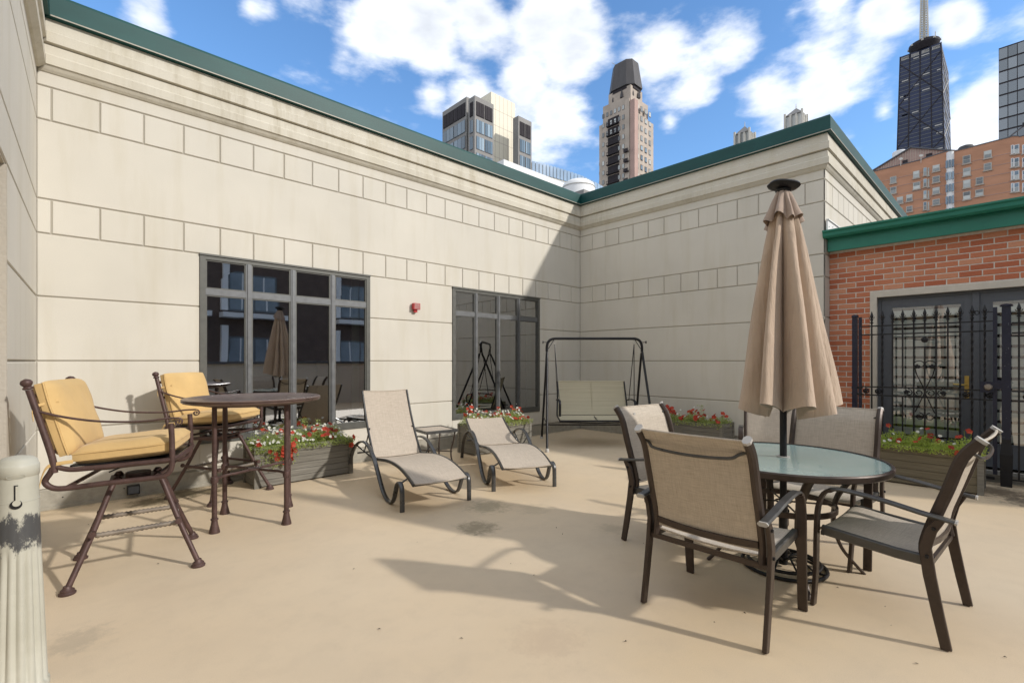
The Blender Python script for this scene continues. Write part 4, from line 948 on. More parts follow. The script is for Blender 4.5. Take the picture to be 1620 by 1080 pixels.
# swing seat (a little skewed) : parts of the same thing
def swp(x, y, z): return (x, y, z)
for sx in (-1, 1):
    A = sx*.60
    k = MB(); k.tube([(sx*.655,0,1.655), (A, -.22, .74)], .007, 6); k.build('hanger', M['black'], sw, 40)
    k = MB(); k.tube([(sx*.655,0,1.655), (A, .13, .72)], .007, 6); k.build('hanger', M['black'], sw, 40)
    k = MB(); k.bar(spline([(A,.20,.72),(A,.05,.745),(A,-.15,.75),(A,-.27,.73),(A,-.30,.68),(A,-.29,.50)], 4), (1,0,0), .04, .018); k.build('swing_arm', M['black'], sw, 50)
    k = MB(); k.tube([(A,-.32,.43), (A,.18,.455), (A*.955,.36,1.03)], .013, 8); k.build('seat_side_tube', M['black'], sw, 40)
for (y, z, wd) in ((-.32,.43,.6),(.18,.455,.6)): MB().tube([(-wd,y,z),(wd,y,z)], .013, 8).build('seat_cross_tube', M['black'], sw, 40)
MB().tube([(-.573,.36,1.03),(.573,.36,1.03)], .011, 8).build('back_top_tube', M['sling_g'], sw, 40)
MB().tube([(-.6,-.2,.40),(0,-.24,.385),(.6,-.2,.40)], .009, 8).build('seat_cross_tube', M['black'], sw, 40)
MB().tube([(0,-.32,.43),(0.02,.18,.45)], .011, 8).build('seat_centre_tube', M['black'], sw, 40)
n = 12
def sheet2(p0, p1, hw0, hw1, sag, name, mt):
    k = MB(); rows = []
    for i in range(9):
        q = i/8; p = Vector(p0).lerp(Vector(p1), q); hw = hw0+(hw1-hw0)*q; s_ = sag*math.sin(PI*q)
        rows.append([Vector((hw*(2*j/n-1), p.y+(s_ if name.startswith('back') else 0), p.z-(s_ if name.startswith('seat') else 0))) for j in range(n+1)])
    k.ring(rows, False, False); m_ = MB(); m_.ring([[v+Vector((0,.004,-.003)) for v in r] for r in rows], False, False); k.add(m_.v, [tuple(reversed(f)) for f in m_.f]); return k.build(name, mt, sw, 50)
sheet2((0,.185,.475), (0,.355,1.03), .585, .562, .02, 'back_sling', M['sling_g'])
sheet2((0,-.32,.445), (0,.18,.465), .585, .585, .02, 'seat_sling', M['sling_g'])
MB().box((-.003,.19,.50),(.003,.20,.50)).tube([(0,.196,.48),(0,.278,.75),(0,.350,1.02)], .0035, 6).build('centre_seam', M['sling_g'], sw)

# ------------------------------------------------------------------ planters and flowers
def planter(label, x, y, rz, L, D, H, rows, pm, group):
    p = thing('wooden_planter', label, 'planter', (x, y, 0), rz, group)    # front left corner at origin, +x along the front, +y to the back
    ps = .05
    for (a, b_) in ((0,0),(L-ps,0),(0,D-ps),(L-ps,D-ps)): MB().box((a, b_, 0), (a+ps, b_+ps, H+.004)).build('corner_post', M['plank'], p)
    bh = (H-.015)/rows
    for r in range(rows):
        z0 = .015+r*bh; z1 = z0+bh-.004
        for q0, q1 in (((ps,.010,z0),(L-ps,.030,z1)), ((ps,D-.030,z0),(L-ps,D-.010,z1)), ((.010,ps,z0),(.030,D-ps,z1)), ((L-.030,ps,z0),(L-.010,D-ps,z1))):
            MB().box(q0, q1).build('board', pm, p)
    MB().box((.031,.031,.02),(L-.031,D-.031,H-.05)).build('soil', M['soil'], p)
    return p
leafq = [(0,0,0),(.35,.5,.12),(0,1,.05),(-.35,.5,.12)]
def petunia_mesh(name, mt, r, petals=5, eye=None):
    k = MB(); rim = []
    n_ = 15
    for j in range(n_):
        a = 2*PI*j/n_; rr = r*(.86+.14*math.cos(petals*a)); rim.append((rr*math.cos(a), rr*math.sin(a), r*.35+r*.06*math.sin(petals*2*a)))
    k.add([(0,0,0)]+rim, [(0, 1+j, 1+(j+1) % n_) for j in range(n_)])
    me = bpy.data.meshes.new(name); me.from_pydata(k.v, [], k.f); me.materials.append(mt); return me
FR = petunia_mesh('red_flower', M['petal_r'], .038); FD = petunia_mesh('dark_red_flower', M['petal_d'], .033); FWm = petunia_mesh('white_flower', M['petal_w'], .019, 8)
def flowers(pl, L, D, H, seed, nleaf, nr, nd, nw, leafmat, label, hmax=.16, spill=(), tall=()):
    rnd = random.Random(seed)
    t_ = thing('petunia_bed', label, 'flowers', pl.location, 0); t_.rotation_euler = pl.rotation_euler
    t_['group'] = 'flowers in the wooden planters'
    k = MB(); cl = [(rnd.uniform(.04, L-.04), rnd.uniform(.06, D-.06), rnd.uniform(.6, 1)) for _ in range(int(L*20))]
    def hgt(x, y): return max([w_*math.exp(-((x-a)**2+(y-b_)**2)/.010) for a, b_, w_ in cl]+[.25])
    def leaf(p, s_):
        nrm = Vector((rnd.gauss(0,.6), rnd.gauss(0,.6), 1)).normalized(); d = Vector((rnd.gauss(0,1), rnd.gauss(0,1), rnd.gauss(.4,.6))).normalized(); sd_ = nrm.cross(d).normalized(); nn = d.cross(sd_)
        k.add([p, p+d*.5*s_+sd_*.22*s_+nn*.06*s_, p+d*s_, p+d*.5*s_-sd_*.22*s_+nn*.06*s_], [(0,1,2,3)])
    for i in range(nleaf):
        x = rnd.uniform(.0, L); y = rnd.uniform(-.03, D); h = hgt(x, y); z = H-.06+rnd.random()**.7*h*hmax*1.1
        leaf(Vector((x+rnd.gauss(0,.012), y+rnd.gauss(0,.012), z)), rnd.uniform(.014, .036))
    for (sx, sz, sr, n_) in spill:
        for i in range(n_): leaf(Vector((sx+rnd.gauss(0,sr), -.025+rnd.gauss(0,.018), H+.03-rnd.random()*sz)), rnd.uniform(.014, .032))
    for (sx, sy, sh_, n_) in tall:
        for i in range(n_):
            q = rnd.random(); leaf(Vector((sx+rnd.gauss(0,.05*(1-q)+.01), sy+rnd.gauss(0,.04), H+q*sh_)), rnd.uniform(.014, .03))
    for i in range(60):
        x = rnd.uniform(.03, L-.03); y = rnd.uniform(.03, D-.03); h = H+.02+hgt(x,y)*hmax*rnd.uniform(.6,1.1); k.tube([(x, y, H-.05), (x+rnd.gauss(0,.02), y+rnd.gauss(0,.02), h)], .0016, 3, False)
    k.build('foliage', leafmat, t_, kind='stuff')
    def fl(me, n_, zlo, zhi, nm):
        for i in range(n_):
            x = rnd.uniform(.02, L-.02); y = rnd.uniform(-.02, D*.8); h = hgt(x, y)
            if spill and rnd.random() < .25 and nm != 'white_flower':
                sp = rnd.choice(spill); x = sp[0]+rnd.gauss(0, sp[2]*.8); y = -.05; z = H+.03-rnd.random()*sp[1]; tilt = 1.3
            else: z = H-.02+h*hmax*rnd.uniform(zlo, zhi); tilt = rnd.uniform(.3, 1.2)
            o = link(nm, me, t_); o.location = (x, y, z); o.rotation_euler = (tilt, rnd.uniform(-.3,.3), rnd.uniform(-.9,.9)); s_ = rnd.uniform(.7, 1.15); o.scale = (s_,)*3
    fl(FR, nr, .9, 1.35, 'red_flower'); fl(FD, nd, .8, 1.25, 'dark_red_flower'); fl(FWm, nw, .9, 1.4, 'white_flower')
    return t_
PG = 'wooden planters along the walls'
p1 = planter('grey weathered plank planter under the wide left window behind the tall table', 1.50, 5.633, 0, 1.11, .44, .43, 6, M['plank'], PG)
flowers(p1, 1.11, .44, .43, 3, 9500, 22, 26, 110, M['leaf'], 'red petunias and white daisies spilling over the planter by the tall table', .20, [(.22,.25,.09,500),(.35,.15,.05,160),(1.06,.12,.04,120)], [(.62,.25,.27,160),(.75,.2,.24,120)])
p2 = planter('planter below the second window, partly hidden by the lowered lounger', 4.36, 5.40, 0, 1.16, .44, .43, 6, M['plank'], PG)
flowers(p2, 1.16, .44, .43, 5, 8200, 20, 40, 120, M['leaf'], 'mixed red and cream petunias in the planter below the second window', .24)
p3 = planter('green grey planter against the shaded wall between the swing and the umbrella', 7.16, 4.15, -PI/2, 1.12, .44, .43, 6, M['plank'], PG)
flowers(p3, 1.12, .44, .43, 8, 5600, 28, 22, 26, M['leaf'], 'deep red petunias in the planter on the shaded wall left of the umbrella', .19, (), [(.70,.2,.26,160)])
p4 = planter('long olive brown plank planter in front of the iron gate', 6.86, 1.36, -PI/2, 1.115, .44, .43, 5, M['plank2'], PG)
flowers(p4, 1.115, .44, .43, 12, 9200, 14, 5, 20, M['leaf2'], 'bright green plants with scattered red and white blooms in the planter before the iron gate', .21, [(.98,.05,.04,100)])

# ------------------------------------------------------------------ ash receptacle bollard
bo = thing('smoking_receptacle', 'beige fluted plastic smoking receptacle with soot stains at the left edge', 'ashtray post', (-.137, 2.876, 0), math.radians(-92))
k = MB(); n = 96
def brow(z, r, fl_): return [(r*(1-fl_*(.5+.5*math.cos(a*16))**2)*math.cos(a), r*(1-fl_*(.5+.5*math.cos(a*16))**2)*math.sin(a), z) for a in [2*PI*q/n for q in range(n)]]
rows = [brow(z, r, f) for z, r, f in [(0,.098,.0),(.02,.098,.0),(.03,.092,.10),(.2,.086,.12),(.45,.077,.12),(.55,.073,.11),(.585,.0715,.08),(.61,.0705,.0),(.75,.066,.0),(.90,.0635,0)]]
k.ring(rows, True, False); k.build('fluted_body', M['bollard'], bo, 60)
k = MB(); k.lathe([(.0635,.90),(.0665,.902),(.0668,.945),(.064,.950),(.0625,.951),(.060,.966),(.045,.978),(.02,.984),(0.001,.985)], n=48, capb=False); k.build('domed_cap', M['bollard'], bo, 60)
k = MB(); k.box((.055,-.006,.805),(.0662,.006,.872)); k.lathe([(.0185,0),(.0185,.004)], (.0635,0,.793), 20, (1,0,0)); pass
k.build('slot', M['iron'], bo, 40); MB().lathe([(.0125,0),(.0125,.004)], (.0645,.002,.799), 20, (1,0,0)).box((.0662,-.001,.80),(.0682,.008,.868)).build('slot_lip', M['bollard'], bo, 40)
k = MB(); k.bar([(.0655,.028*math.sin(a)*1.0,.907+.008*math.cos(a)) for a in [q*PI/12 for q in range(25)]], (1,0,0), .002, .0016); k.build('embossed_oval', M['bollard'], bo, 60)
k = MB(); k.tube([(.0655*math.cos(q*PI/24), .0655*math.sin(q*PI/24), .80) for q in range(48)], .0016, 5, loop=True); k.tube([(.0672*math.cos(q*PI/24), .0672*math.sin(q*PI/24), .745) for q in range(48)], .0016, 5, loop=True) if 0 else None; k.build('seam', M['bollard'], bo, 60)

# low black floor box at the wall
fb = thing('conduit_box', 'small dark box at the foot of the cream wall behind the nearest bar stool', 'box', (.52, 6.12, 0))
MB().box((-.05,-.01,.04),(.05,.05,.125)).build('housing', M['iron'], fb); MB().box((-.043,-.014,.048),(.043,-.0101,.118)).build('cover', M['doorgrey'], fb)
# bits of leaf litter
k = MB(); rnd = random.Random(4)
spots = [(660,858),(808,892),(1018,860),(600,995),(1178,970),(1325,930),(1400,960),(1410,990),(1450,1050),(880,835),(965,770),(430,770),(560,900),(140,830),(172,820),(200,838),(250,892),(1590,1040),(890,845),(730,1010),(1210,1000),(990,1015),(1130,985),(845,910)]
for (a, b_) in spots:
    d = ray(a, b_); p = CAMP + d*(-EYE/d.z); s_ = rnd.uniform(.004, .011); an = rnd.uniform(0, 6.28); c_, q = math.cos(an), math.sin(an)
    k.add([(p.x-c_*s_, p.y-q*s_, .004), (p.x+q*s_*.4, p.y-c_*s_*.4, .009), (p.x+c_*s_, p.y+q*s_, .004), (p.x-q*s_*.4, p.y+c_*s_*.4, .006)], [(0,1,2,3)])
k.build('leaf_litter', M['soil'], None, kind='stuff', label='dry leaf crumbs scattered on the beige deck', category='leaf litter')

# ================================================================== the city beyond
GZ = -12.0
def corner(px, py, F): p = atF(px, py, F); return p.x, p.y, p.z
class OFF(MB):
    def __init__(s, o): MB.__init__(s); s.o = Vector(o)
    def build(s, name, m, parent=None, smooth=None, **tags):
        s.v = [(a-s.o.x, b-s.o.y, c-s.o.z) for a, b, c in s.v]; return MB.build(s, name, m, parent, smooth, **tags)
# --- cream and grey tower
def tower1():
    F = 120; x0, y0, zt = corner(751, 151, F)
    o = (x0, y0, GZ); T = thing('residential_tower', 'modern grey tower with windows around a tall cream core, left in the skyline', 'building', o)
    # front block: west face (x=x0) and south face (y=y0)
    x1 = onY(781, 166, y0).x; y1 = onX(741, 160, x0).y
    OFF(o).box((x0, y0, GZ), (x1, y1, zt)).build('front_block', M['greyframe'], T)
    # left block, set back a little beyond the notch
    xl, yl, zl = corner(738, 153, F*1.04); yl2 = onX(700, 180, xl).y
    OFF(o).box((xl, yl, GZ), (xl+12, yl2, zl)).build('left_block', M['greyframe'], T)
    # cream core
    xc, yc, zc = corner(777, 145, F*1.05); xc1 = onY(815, 163, yc).x
    OFF(o).box((xc, yc, GZ), (xc1, yc+9, zc)).build('core', M['creamwall'], T)
    for q in range(1, 6): xx = xc+(xc1-xc)*q/6; OFF(o).box((xx-.03, yc-.02, GZ), (xx+.03, yc-.001, zc-.1)).build('panel_joint', M['tan'], T)
    for q in range(1, 8): zz_ = zc-q*4.2; OFF(o).box((xc+.1, yc-.016, zz_-.04), (xc1-.1, yc-.001, zz_+.04)).build('panel_joint', M['tan'], T)
    # right block
    xr, yr, zr = corner(820, 183, F*1.03); xr1 = onY(841, 196, yr).x
    OFF(o).box((xr, yr, GZ), (xr1, onX(811.5, 190, xr).y, zr)).build('right_block', M['greyframe'], T)
    def bays(axis, c, a0, a1, zt_, n, fl_h=4.1, count=6):
        """window bays on a face; axis 'y': face normal -X at x=c, spans y; axis 'x': face normal -Y at y=c, spans x"""
        m_ = .35; wd = (a1-a0-m_*2)/n
        for r in range(count):
            z1 = zt_-1.3-r*fl_h - (0 if r == 0 else .3); z0 = z1-(fl_h-.9 if r else fl_h-.6)
            for q in range(n):
                s0 = a0+m_+q*wd+.12; s1 = s0+wd-.24
                mt = M['louver'] if r == 0 else M['farglass']
                if axis == 'y':
                    fr = OFF(o).box((c-.10, s0, z0), (c-.001, s1, z1)).build('window', M['doorgrey'] if r else M['louver'], T)
                    for e in range(3): d = (s1-s0)/3; OFF(o).box((c-.16, s0+d*e+.06, z0+.1), (c-.101, s0+d*(e+1)-.06, z1-.1)).build('pane' if r else 'louver', mt, fr)
                else:
                    fr = OFF(o).box((s0, c-.10, z0), (s1, c-.001, z1)).build('window', M['doorgrey'] if r else M['louver'], T)
                    for e in range(3): d = (s1-s0)/3; OFF(o).box((s0+d*e+.06, c-.16, z0+.1), (s0+d*(e+1)-.06, c-.101, z1-.1)).build('pane' if r else 'louver', mt, fr)
    bays('x', y0, x0, x1, zt, 2, 4.2, 5); bays('y', xl, yl, yl2, zl, 2, 4.2, 5); bays('x', yr, xr, xr1, zr, 2, 4.2, 4); bays('y', x0, y0+.2, y1-.2, zt, 1, 4.2, 5)
tower1()
# --- white hotel-like block with curved glass wing
def glassblock():
    x0, y0, zt = corner(797, 252, 92); o = (x0, y0, GZ)
    T = thing('white_panel_building', 'long white panelled building with louvers just above the green roof edge', 'building', o)
    x1 = onY(930, 306, y0).x
    OFF(o).box((x0, y0, GZ), (x1, y0+4.5, zt)).build('wall', M['hotel_white'], T)
    for q in range(9):
        xx = x0+.8+q*(x1-x0-1)/9; OFF(o).box((xx, y0-.08, zt-4.2), (xx+1.9, y0-.001, zt-3.0)).build('louver', M['green2'] if q % 4 else M['tan'], T)
    pts = [(812,250),(835,254),(858,259),(880,265),(902,272),(924,280),(944,290),(962,301),(980,314)]
    Z = 62.0; P = []
    for a, b_ in pts: d = ray(a, b_); t_ = (Z-EYE)/d.z; P.append(CAMP+d*t_)
    o = (P[0].x, P[0].y, GZ); G = thing('curved_glass_building', 'pale blue curved glass curtain wall building beyond the roof corner', 'building', o)
    P = [Vector((p.x, p.y, 0)) for p in spline([(p.x, p.y, 0) for p in P], 4)]
    ctr = (P[0]+P[-1])/2+Vector((25, 25, 0))
    k = OFF(o); k.ring([[(p.x, p.y, z) for p in P]+[(ctr.x, ctr.y, z)] for z in (GZ, Z-.4)]); k.build('core', M['mast'], G)
    for i in range(len(P)-1):
        a, b_ = P[i], P[i+1]; d = (b_-a); L = d.length; d.normalize(); nn = Vector((d.y, -d.x, 0)); 
        if nn.dot(CAMP-a) < 0: nn = -nn
        for r in range(5):
            z1 = Z-r*4.0; OFF(o).slab(a+nn*.05, d, UP, nn, (.15, z1-3.5), (L-.15, z1), 0, .15).build('pane', M['skyglass'], G)
M['skyglass'] = flat('blue_reflective_glass', (.30, .42, .58), .2, .1, .2)
glassblock()
def drum():
    o = (0,0,0); p = atF(915, 287, 60); base = p.z-3.0
    B = thing('rooftop_drum', 'round white metal rooftop drum peeking over the corner of the green roof edge', 'rooftop unit', (p.x, p.y, 0))
    MB().lathe([(2.05,base),(2.05,p.z-.9),(1.95,p.z-.5),(1.4,p.z-.1),(.5,p.z),(0.001,p.z+.02)], n=40, capb=False).build('drum_shell', M['hotel_white'], B, 40)
    MB().lathe([(2.07,p.z-.96),(2.12,p.z-.95),(2.12,p.z-.88),(2.07,p.z-.87)], n=40, capb=False).build('drum_band', M['mast'], B, 40)
    MB().box((-4, -4, GZ), (5, 6, base)).build('plant_room', M['greyframe'], B)
drum()
# --- stone tower with black mansard
def tower2():
    F = 240; s = F*1.03/FP
    x0, y0, _ = corner(1003, 200, F); o = (x0, y0, GZ)
    T = thing('stone_tower', 'tall tan stone tower with black faceted mansard crown above the roof corner', 'building', o)
    H = lambda py: EYE+(HY-py)*s
    yl = onX(948, 200, x0).y; yl2 = onX(955, 200, x0).y; xr = onY(1035, 200, y0).x; xr2 = onY(1029, 200, y0).x
    W = yl-y0; Wx = xr-x0
    OFF(o).box((x0, y0+.5, GZ), (xr, yl, H(187))).build('lower_shaft', M['tan'], T)
    OFF(o).box((x0-.6, y0+1.5, GZ), (xr2, yl2, H(160))).build('upper_shaft', M['tan'], T)
    OFF(o).box((x0-1.0, y0-1.0, GZ), (x0+2.2, y0+1.6, H(170))).build('corner_pier', M['pink'], T)
    OFF(o).box((x0-1.3, y0+2.0, GZ), (x0+.1, y0+4.6, H(166))).build('corner_bay', M['tan'], T)
    ya = onX(962, 150, x0).y; xa = onY(1022, 155, y0).x
    OFF(o).box((x0+.4, y0+2.2, H(165)), (xa, ya, H(143))).build('crown_storey', M['tan'], T)
    # octagonal mansard
    cx, cy = (x0+.4+xa)/2, (y0+2+ya)/2; hx, hy = (xa-x0)/2+.6, (ya-y0-2)/2+1.0
    def octo(hx, hy, z, c=.42): return [(cx+a*hx, cy+b_*hy, z) for a, b_ in ((-1,-1+c),(-1+c,-1),(1-c,-1),(1,-1+c),(1,1-c),(1-c,1),(-1+c,1),(-1,1-c))]
    k = OFF(o); k.ring([octo(hx, hy, H(141)), octo(hx*1.0, hy*1.0, H(139.5)), octo(hx*.76, hy*.76, H(99)), octo(hx*.73, hy*.73, H(98))]); k.build('mansard_roof', M['blackroof'], T)
    k = OFF(o); 
    k.ring([octo(hx*.9, hy*.9, H(146)), octo(hx*.9, hy*.9, H(141))]); k.build('roof_shadow_gap', M['louver'], T)
    for q in range(8):
        a = q*PI/4+.2; k = OFF(o); px_, py_ = cx+hx*.95*math.cos(a), cy+hy*.95*math.sin(a); k.lathe([(1.0,0),(.9,1.6),(.1,4.2)], (px_, py_, H(158)), 4); k.build('pinnacle', M['blackroof'], T)
    OFF(o).tube([(cx-3,cy+3,H(98)),(cx-5,cy+5,H(93))], .12, 5).build('antenna', M['mast'], T)
    # windows
    for r in range(17):
        z1 = H(172)-r*5.0
        for q in range(6):
            yy = y0+5.2+q*(yl-y0-6.5)/6; 
            if yy > y0+8 and yy < y0+16 and 2 < r < 9: continue
            fr = OFF(o).box((x0-.75, yy, z1-2.3), (x0-.601, yy+1.3, z1)).build('window', M['doorgrey'], T)
            OFF(o).box((x0-.8, yy+.1, z1-2.2), (x0-.751, yy+1.2, z1-.1)).build('pane', M['paleglass'], fr)
        for q in range(4):
            xx = x0+2.8+q*(xr-x0-3.5)/4
            dark = (q in (1, 2) and 3 < r < 12)
            fr = OFF(o).box((xx, y0+.35, z1-2.6), (xx+1.9, y0+.499, z1+.2)).build('window', M['louver'] if dark else M['doorgrey'], T)
            OFF(o).box((xx+.1, y0+.28, z1-2.2), (xx+1.8, y0+.349, z1-.1)).build('pane', M['farglass'] if dark else M['paleglass'], fr)
    # balconies
    for r in range(7):
        z1 = H(195)-r*5.0+2
        k = OFF(o); k.box((x0-2.2, y0+8.2, z1-2.9), (x0-.6, y0+15.5, z1-2.6)); 
        for q in range(8): k.box((x0-2.2, y0+8.2+q*1.0, z1-2.6), (x0-2.1, y0+8.35+q*1.0, z1-1.4))
        k.box((x0-2.22, y0+8.2, z1-1.5), (x0-2.08, y0+15.5, z1-1.3)); k.box((x0-.75, y0+8.4, z1-2.5), (x0-.602, y0+15.3, z1+1.6)); k.build('balcony', M['louver'], T)
    for r in range(10):
        z1 = H(240)-r*5.0; k = OFF(o); k.box((x0-2.6, y0+2.0, z1-2.9), (x0-1.301, y0+4.6, z1-2.6)).box((x0-2.6, y0+2.0, z1-2.6), (x0-2.5, y0+4.6, z1-1.3)); k.build('balcony', M['louver'], T)
        k = OFF(o); k.box((x0+2, yl, z1-2.9), (x0+4, yl+1.6, z1-2.6)).box((x0+2, yl+1.5, z1-2.6), (x0+4, yl+1.6, z1-1.3)); k.build('balcony', M['louver'], T)
tower2()
# --- lantern towers
def lantern(px, ptip, wpx, label):
    F = 300; s = F/FP; x0, y0, _ = corner(px, 220, F); o = (x0, y0, GZ); H = lambda d: EYE+(HY-ptip-d)*s
    T = thing('lantern_tower', label, 'building', o, group='pale lantern topped towers')
    wd = wpx*s*.62
    OFF(o).box((x0, y0, GZ), (x0+wd*1.3, y0+wd*1.1, H(46))).build('shaft', M['tan'], T)
    OFF(o).box((x0+wd*.15, y0+wd*.15, H(46)), (x0+wd*1.0, y0+wd*.95, H(21))).build('lantern_core', M['paleglass'], T)
    seen = set()
    for a in range(4):
        for (u, v) in ((a/3, 0), (0, a/3), (a/3, 1), (1, a/3)):
            if (round(u, 2), round(v, 2)) in seen: continue
            seen.add((round(u, 2), round(v, 2)))
            xx = x0+wd*.05+u*wd*1.0; yy = y0+wd*.05+v*wd*.95
            OFF(o).box((xx-.55, yy-.55, H(46)), (xx+.55, yy+.55, H(17+(a*5) % 6))).build('pier', M['mast'], T)
    cx, cy = x0+wd*.55, y0+wd*.52
    k = OFF(o); k.ring([[(cx+a*wd*.5*q, cy+b_*wd*.48*q, z) for a, b_ in ((-1,-1),(1,-1),(1,1),(-1,1))] for q, z in ((1.0,H(21)),(.08,H(8)))]); k.build('pyramid_roof', M['greyframe'], T)
    OFF(o).tube([(cx,cy,H(9)),(cx,cy,H(0))], [.35,.12], 6).build('finial', M['mast'], T)
    for r in range(2):
        for q in range(3): OFF(o).box((x0-.1, y0+.6+q*wd*.33, H(56+r*9)), (x0-.001, y0+.6+q*wd*.33+1.6, H(50+r*9))).build('window', M['farglass'], T); OFF(o).box((x0+.6+q*wd*.4, y0-.1, H(56+r*9)), (x0+.6+q*wd*.4+1.6, y0-.001, H(50+r*9))).build('window', M['farglass'], T)
lantern(1186, 184, 38, 'smaller lantern topped tower peeking over the roof edge, left of its twin')
lantern(1270, 154, 42, 'taller lantern topped tower just left of the roof corner')
# --- dark tapered tower
def tower3():
    F = 480; s = F/FP; xn, yn, zt = corner(1489, 67, F); o = (xn, yn, GZ)
    yl = onX(1424, 90, xn).y; xr = onY(1499, 76, yn).x+12
    H = lambda py: EYE+(HY-py)*s
    T = thing('dark_tapered_tower', 'very tall tapering dark blue black tower with pale mast on top', 'building', o)
    cx, cy = (xn+xr)/2, (yn+yl)/2; hx, hy = (xr-xn)/2, (yl-yn)/2
    def rect(z, grow=0):
        q = (zt-z)/(zt-H(240)); gx = hx+q*2.2+grow; gy = hy+q*2.6+grow
        return [(cx-gx, cy-gy, z), (cx+gx, cy-gy, z), (cx+gx, cy+gy, z), (cx-gx, cy+gy, z)]
    zb = H(260)
    k = OFF(o); k.ring([rect(GZ), rect(zt)]); k.build('shaft', M['dark_tower'], T)
    rnd = random.Random(3)
    # vertical column lines and cross bracing on the west face
    def west(u, z, off=.25): r = rect(z); a = Vector(r[0]); b_ = Vector(r[3]); p = a.lerp(b_, u); return (p.x-off, p.y, z)
    def south(u, z, off=.25): r = rect(z); a = Vector(r[0]); b_ = Vector(r[1]); p = a.lerp(b_, u); return (p.x, p.y-off, z)
    for q in range(5): OFF(o).bar([west(q/4, zb), west(q/4, zt)], (0,1,0), .8, .5).build('column', M['louver'], T)
    for (za, zb_) in ((zt-8, zt-52), (zt-52, zt-96), (zt-96, zt-140)):
        OFF(o).bar([west(0, za), west(1, zb_)], (0,1,0), .9, .5).build('brace', M['louver'], T); OFF(o).bar([west(1, za), west(0, zb_)], (0,1,0), .9, .5).build('brace', M['louver'], T)
        OFF(o).bar([south(0, za), south(1, zb_)], (1,0,0), .9, .5).build('brace', M['mast'], T); OFF(o).bar([south(1, za), south(0, zb_)], (1,0,0), .9, .5).build('brace', M['mast'], T)
    for r in range(int((zt-H(240))/4.0)):
        z = zt-5-r*4.0; a, b_ = west(0, z, .12), west(1, z, .12); OFF(o).box((a[0]-.1, a[1], z-.35), (a[0]+.1, b_[1], z+.35)).build('floor_band', M['doorgrey'], T)
        if rnd.random() < .4 or r in (0, 1, 10):
            for e in range(rnd.randint(1, 3)):
                u = (rnd.randint(0, 3)+.12)/4; ln = rnd.uniform(.06, .19); p0, p1 = west(u, z+2, .3), west(u+ln, z+2, .3); OFF(o).box((p0[0]-.1, p0[1], z+1.3), (p0[0]+.1, p1[1], z+2.4)).build('pale_window', M['cap'], T)  # short pale grey strips as windows on the dark cladding
    for q in range(4):
        for e in range(6): u = (q+.14+e*.125)/4; p0, p1 = west(u, zt-3, .3), west(u+.02, zt-3, .3); OFF(o).box((p0[0]-.1, p0[1], zt-5), (p0[0]+.1, p1[1], zt-1.8)).build('pale_window', M['cap'], T)
    for r in range(14):
        z = zt-6-r*8; a, b_ = south(.1, z, .2), south(.9, z, .2); OFF(o).box((a[0], a[1]-.1, z), (b_[0], a[1]+.1, z+1.2)).build('floor_band', M['greyframe'], T)
    # ring platform and mast
    mp_ = atF(1462, 66, F+14); mx_, my_ = mp_.x, mp_.y
    OFF(o).lathe([(8.5,zt),(11.5,zt+3.5),(12.5,zt+5),(12.5,zt+7.5),(8,zt+8.2)], (mx_, my_, 0), 28).build('crown_platform', M['louver'], T)
    for q in range(8):
        a = q*PI/4; OFF(o).box((mx_+12.4*math.cos(a)-.9, my_+12.4*math.sin(a)-.9, zt+5.4), (mx_+12.4*math.cos(a)+.9, my_+12.4*math.sin(a)+.9, zt+7)).build('dish', M['cap'], T)
    OFF(o).tube([(mx_+8,my_-8,zt+8),(mx_+8,my_-8,zt+20)], .4, 5).build('antenna', M['mast'], T)
    z0 = zt+6; z1 = H(-40)
    k = OFF(o)
    for a, b_ in ((-1,-1),(1,-1),(1,1),(-1,1)): k.tube([(mx_+a*3.2, my_+b_*3.2, z0), (mx_+a*2.2, my_+b_*2.2, z1)], .55, 5)
    n_ = 26
    for i in range(n_):
        za = z0+(z1-z0)*i/n_; zb2 = z0+(z1-z0)*(i+1)/n_; r = 3.2-1.0*i/n_
        for (a, b_), (c_, d) in (((-1,-1),(-1,1)), ((-1,-1),(1,-1)), ((1,-1),(1,1)), ((-1,1),(1,1))):
            k.tube([(mx_+a*r, my_+b_*r, za), (mx_+c_*r, my_+d*r, zb2)], .25, 4); k.tube([(mx_+a*r, my_+b_*r, za), (mx_+c_*r, my_+d*r, za)], .3, 4)
    k.tube([(mx_, my_, z0), (mx_, my_, z1)], 1.2, 8); k.build('lattice_mast', M['mast'], T)
tower3()
# --- grey glass tower at the right edge
def tower4():
    F = 200; s = F/FP; p = onX(1580, 77, atF(1600, 77, F).x); x0 = p.x; yl = p.y; zt = p.z+0
    o = (x0, yl, GZ); T = thing('glass_office_tower', 'grey glass office tower with square panes at the top right', 'building', o)
    y0 = yl-38
    OFF(o).box((x0, y0, GZ), (x0+25, yl, zt)).build('shaft', M['louver'], T)
    cw = abs(onX(1594.6, 77, x0).y-yl); rh = (zt-EYE)/(HY-77)*18.6
    for r in range(13):
        for q in range(7):
            a = yl-q*cw; z1 = zt-.6-r*rh
            OFF(o).box((x0-.15, a-cw+.12, z1-rh+.7), (x0-.001, a-.12, z1)).build('pane', M['greyglass'], T)
m, t, b = mat('grey_tower_glass', (.22, .25, .28), .15, 0, .9); oi = t.nodes.new('ShaderNodeObjectInfo'); t.links.new(ramp(t, oi.outputs['Random'], [(0, (.15,.18,.21)), (1, (.28,.32,.36))]), b.inputs['Base Color']); M['greyglass'] = m
tower4()
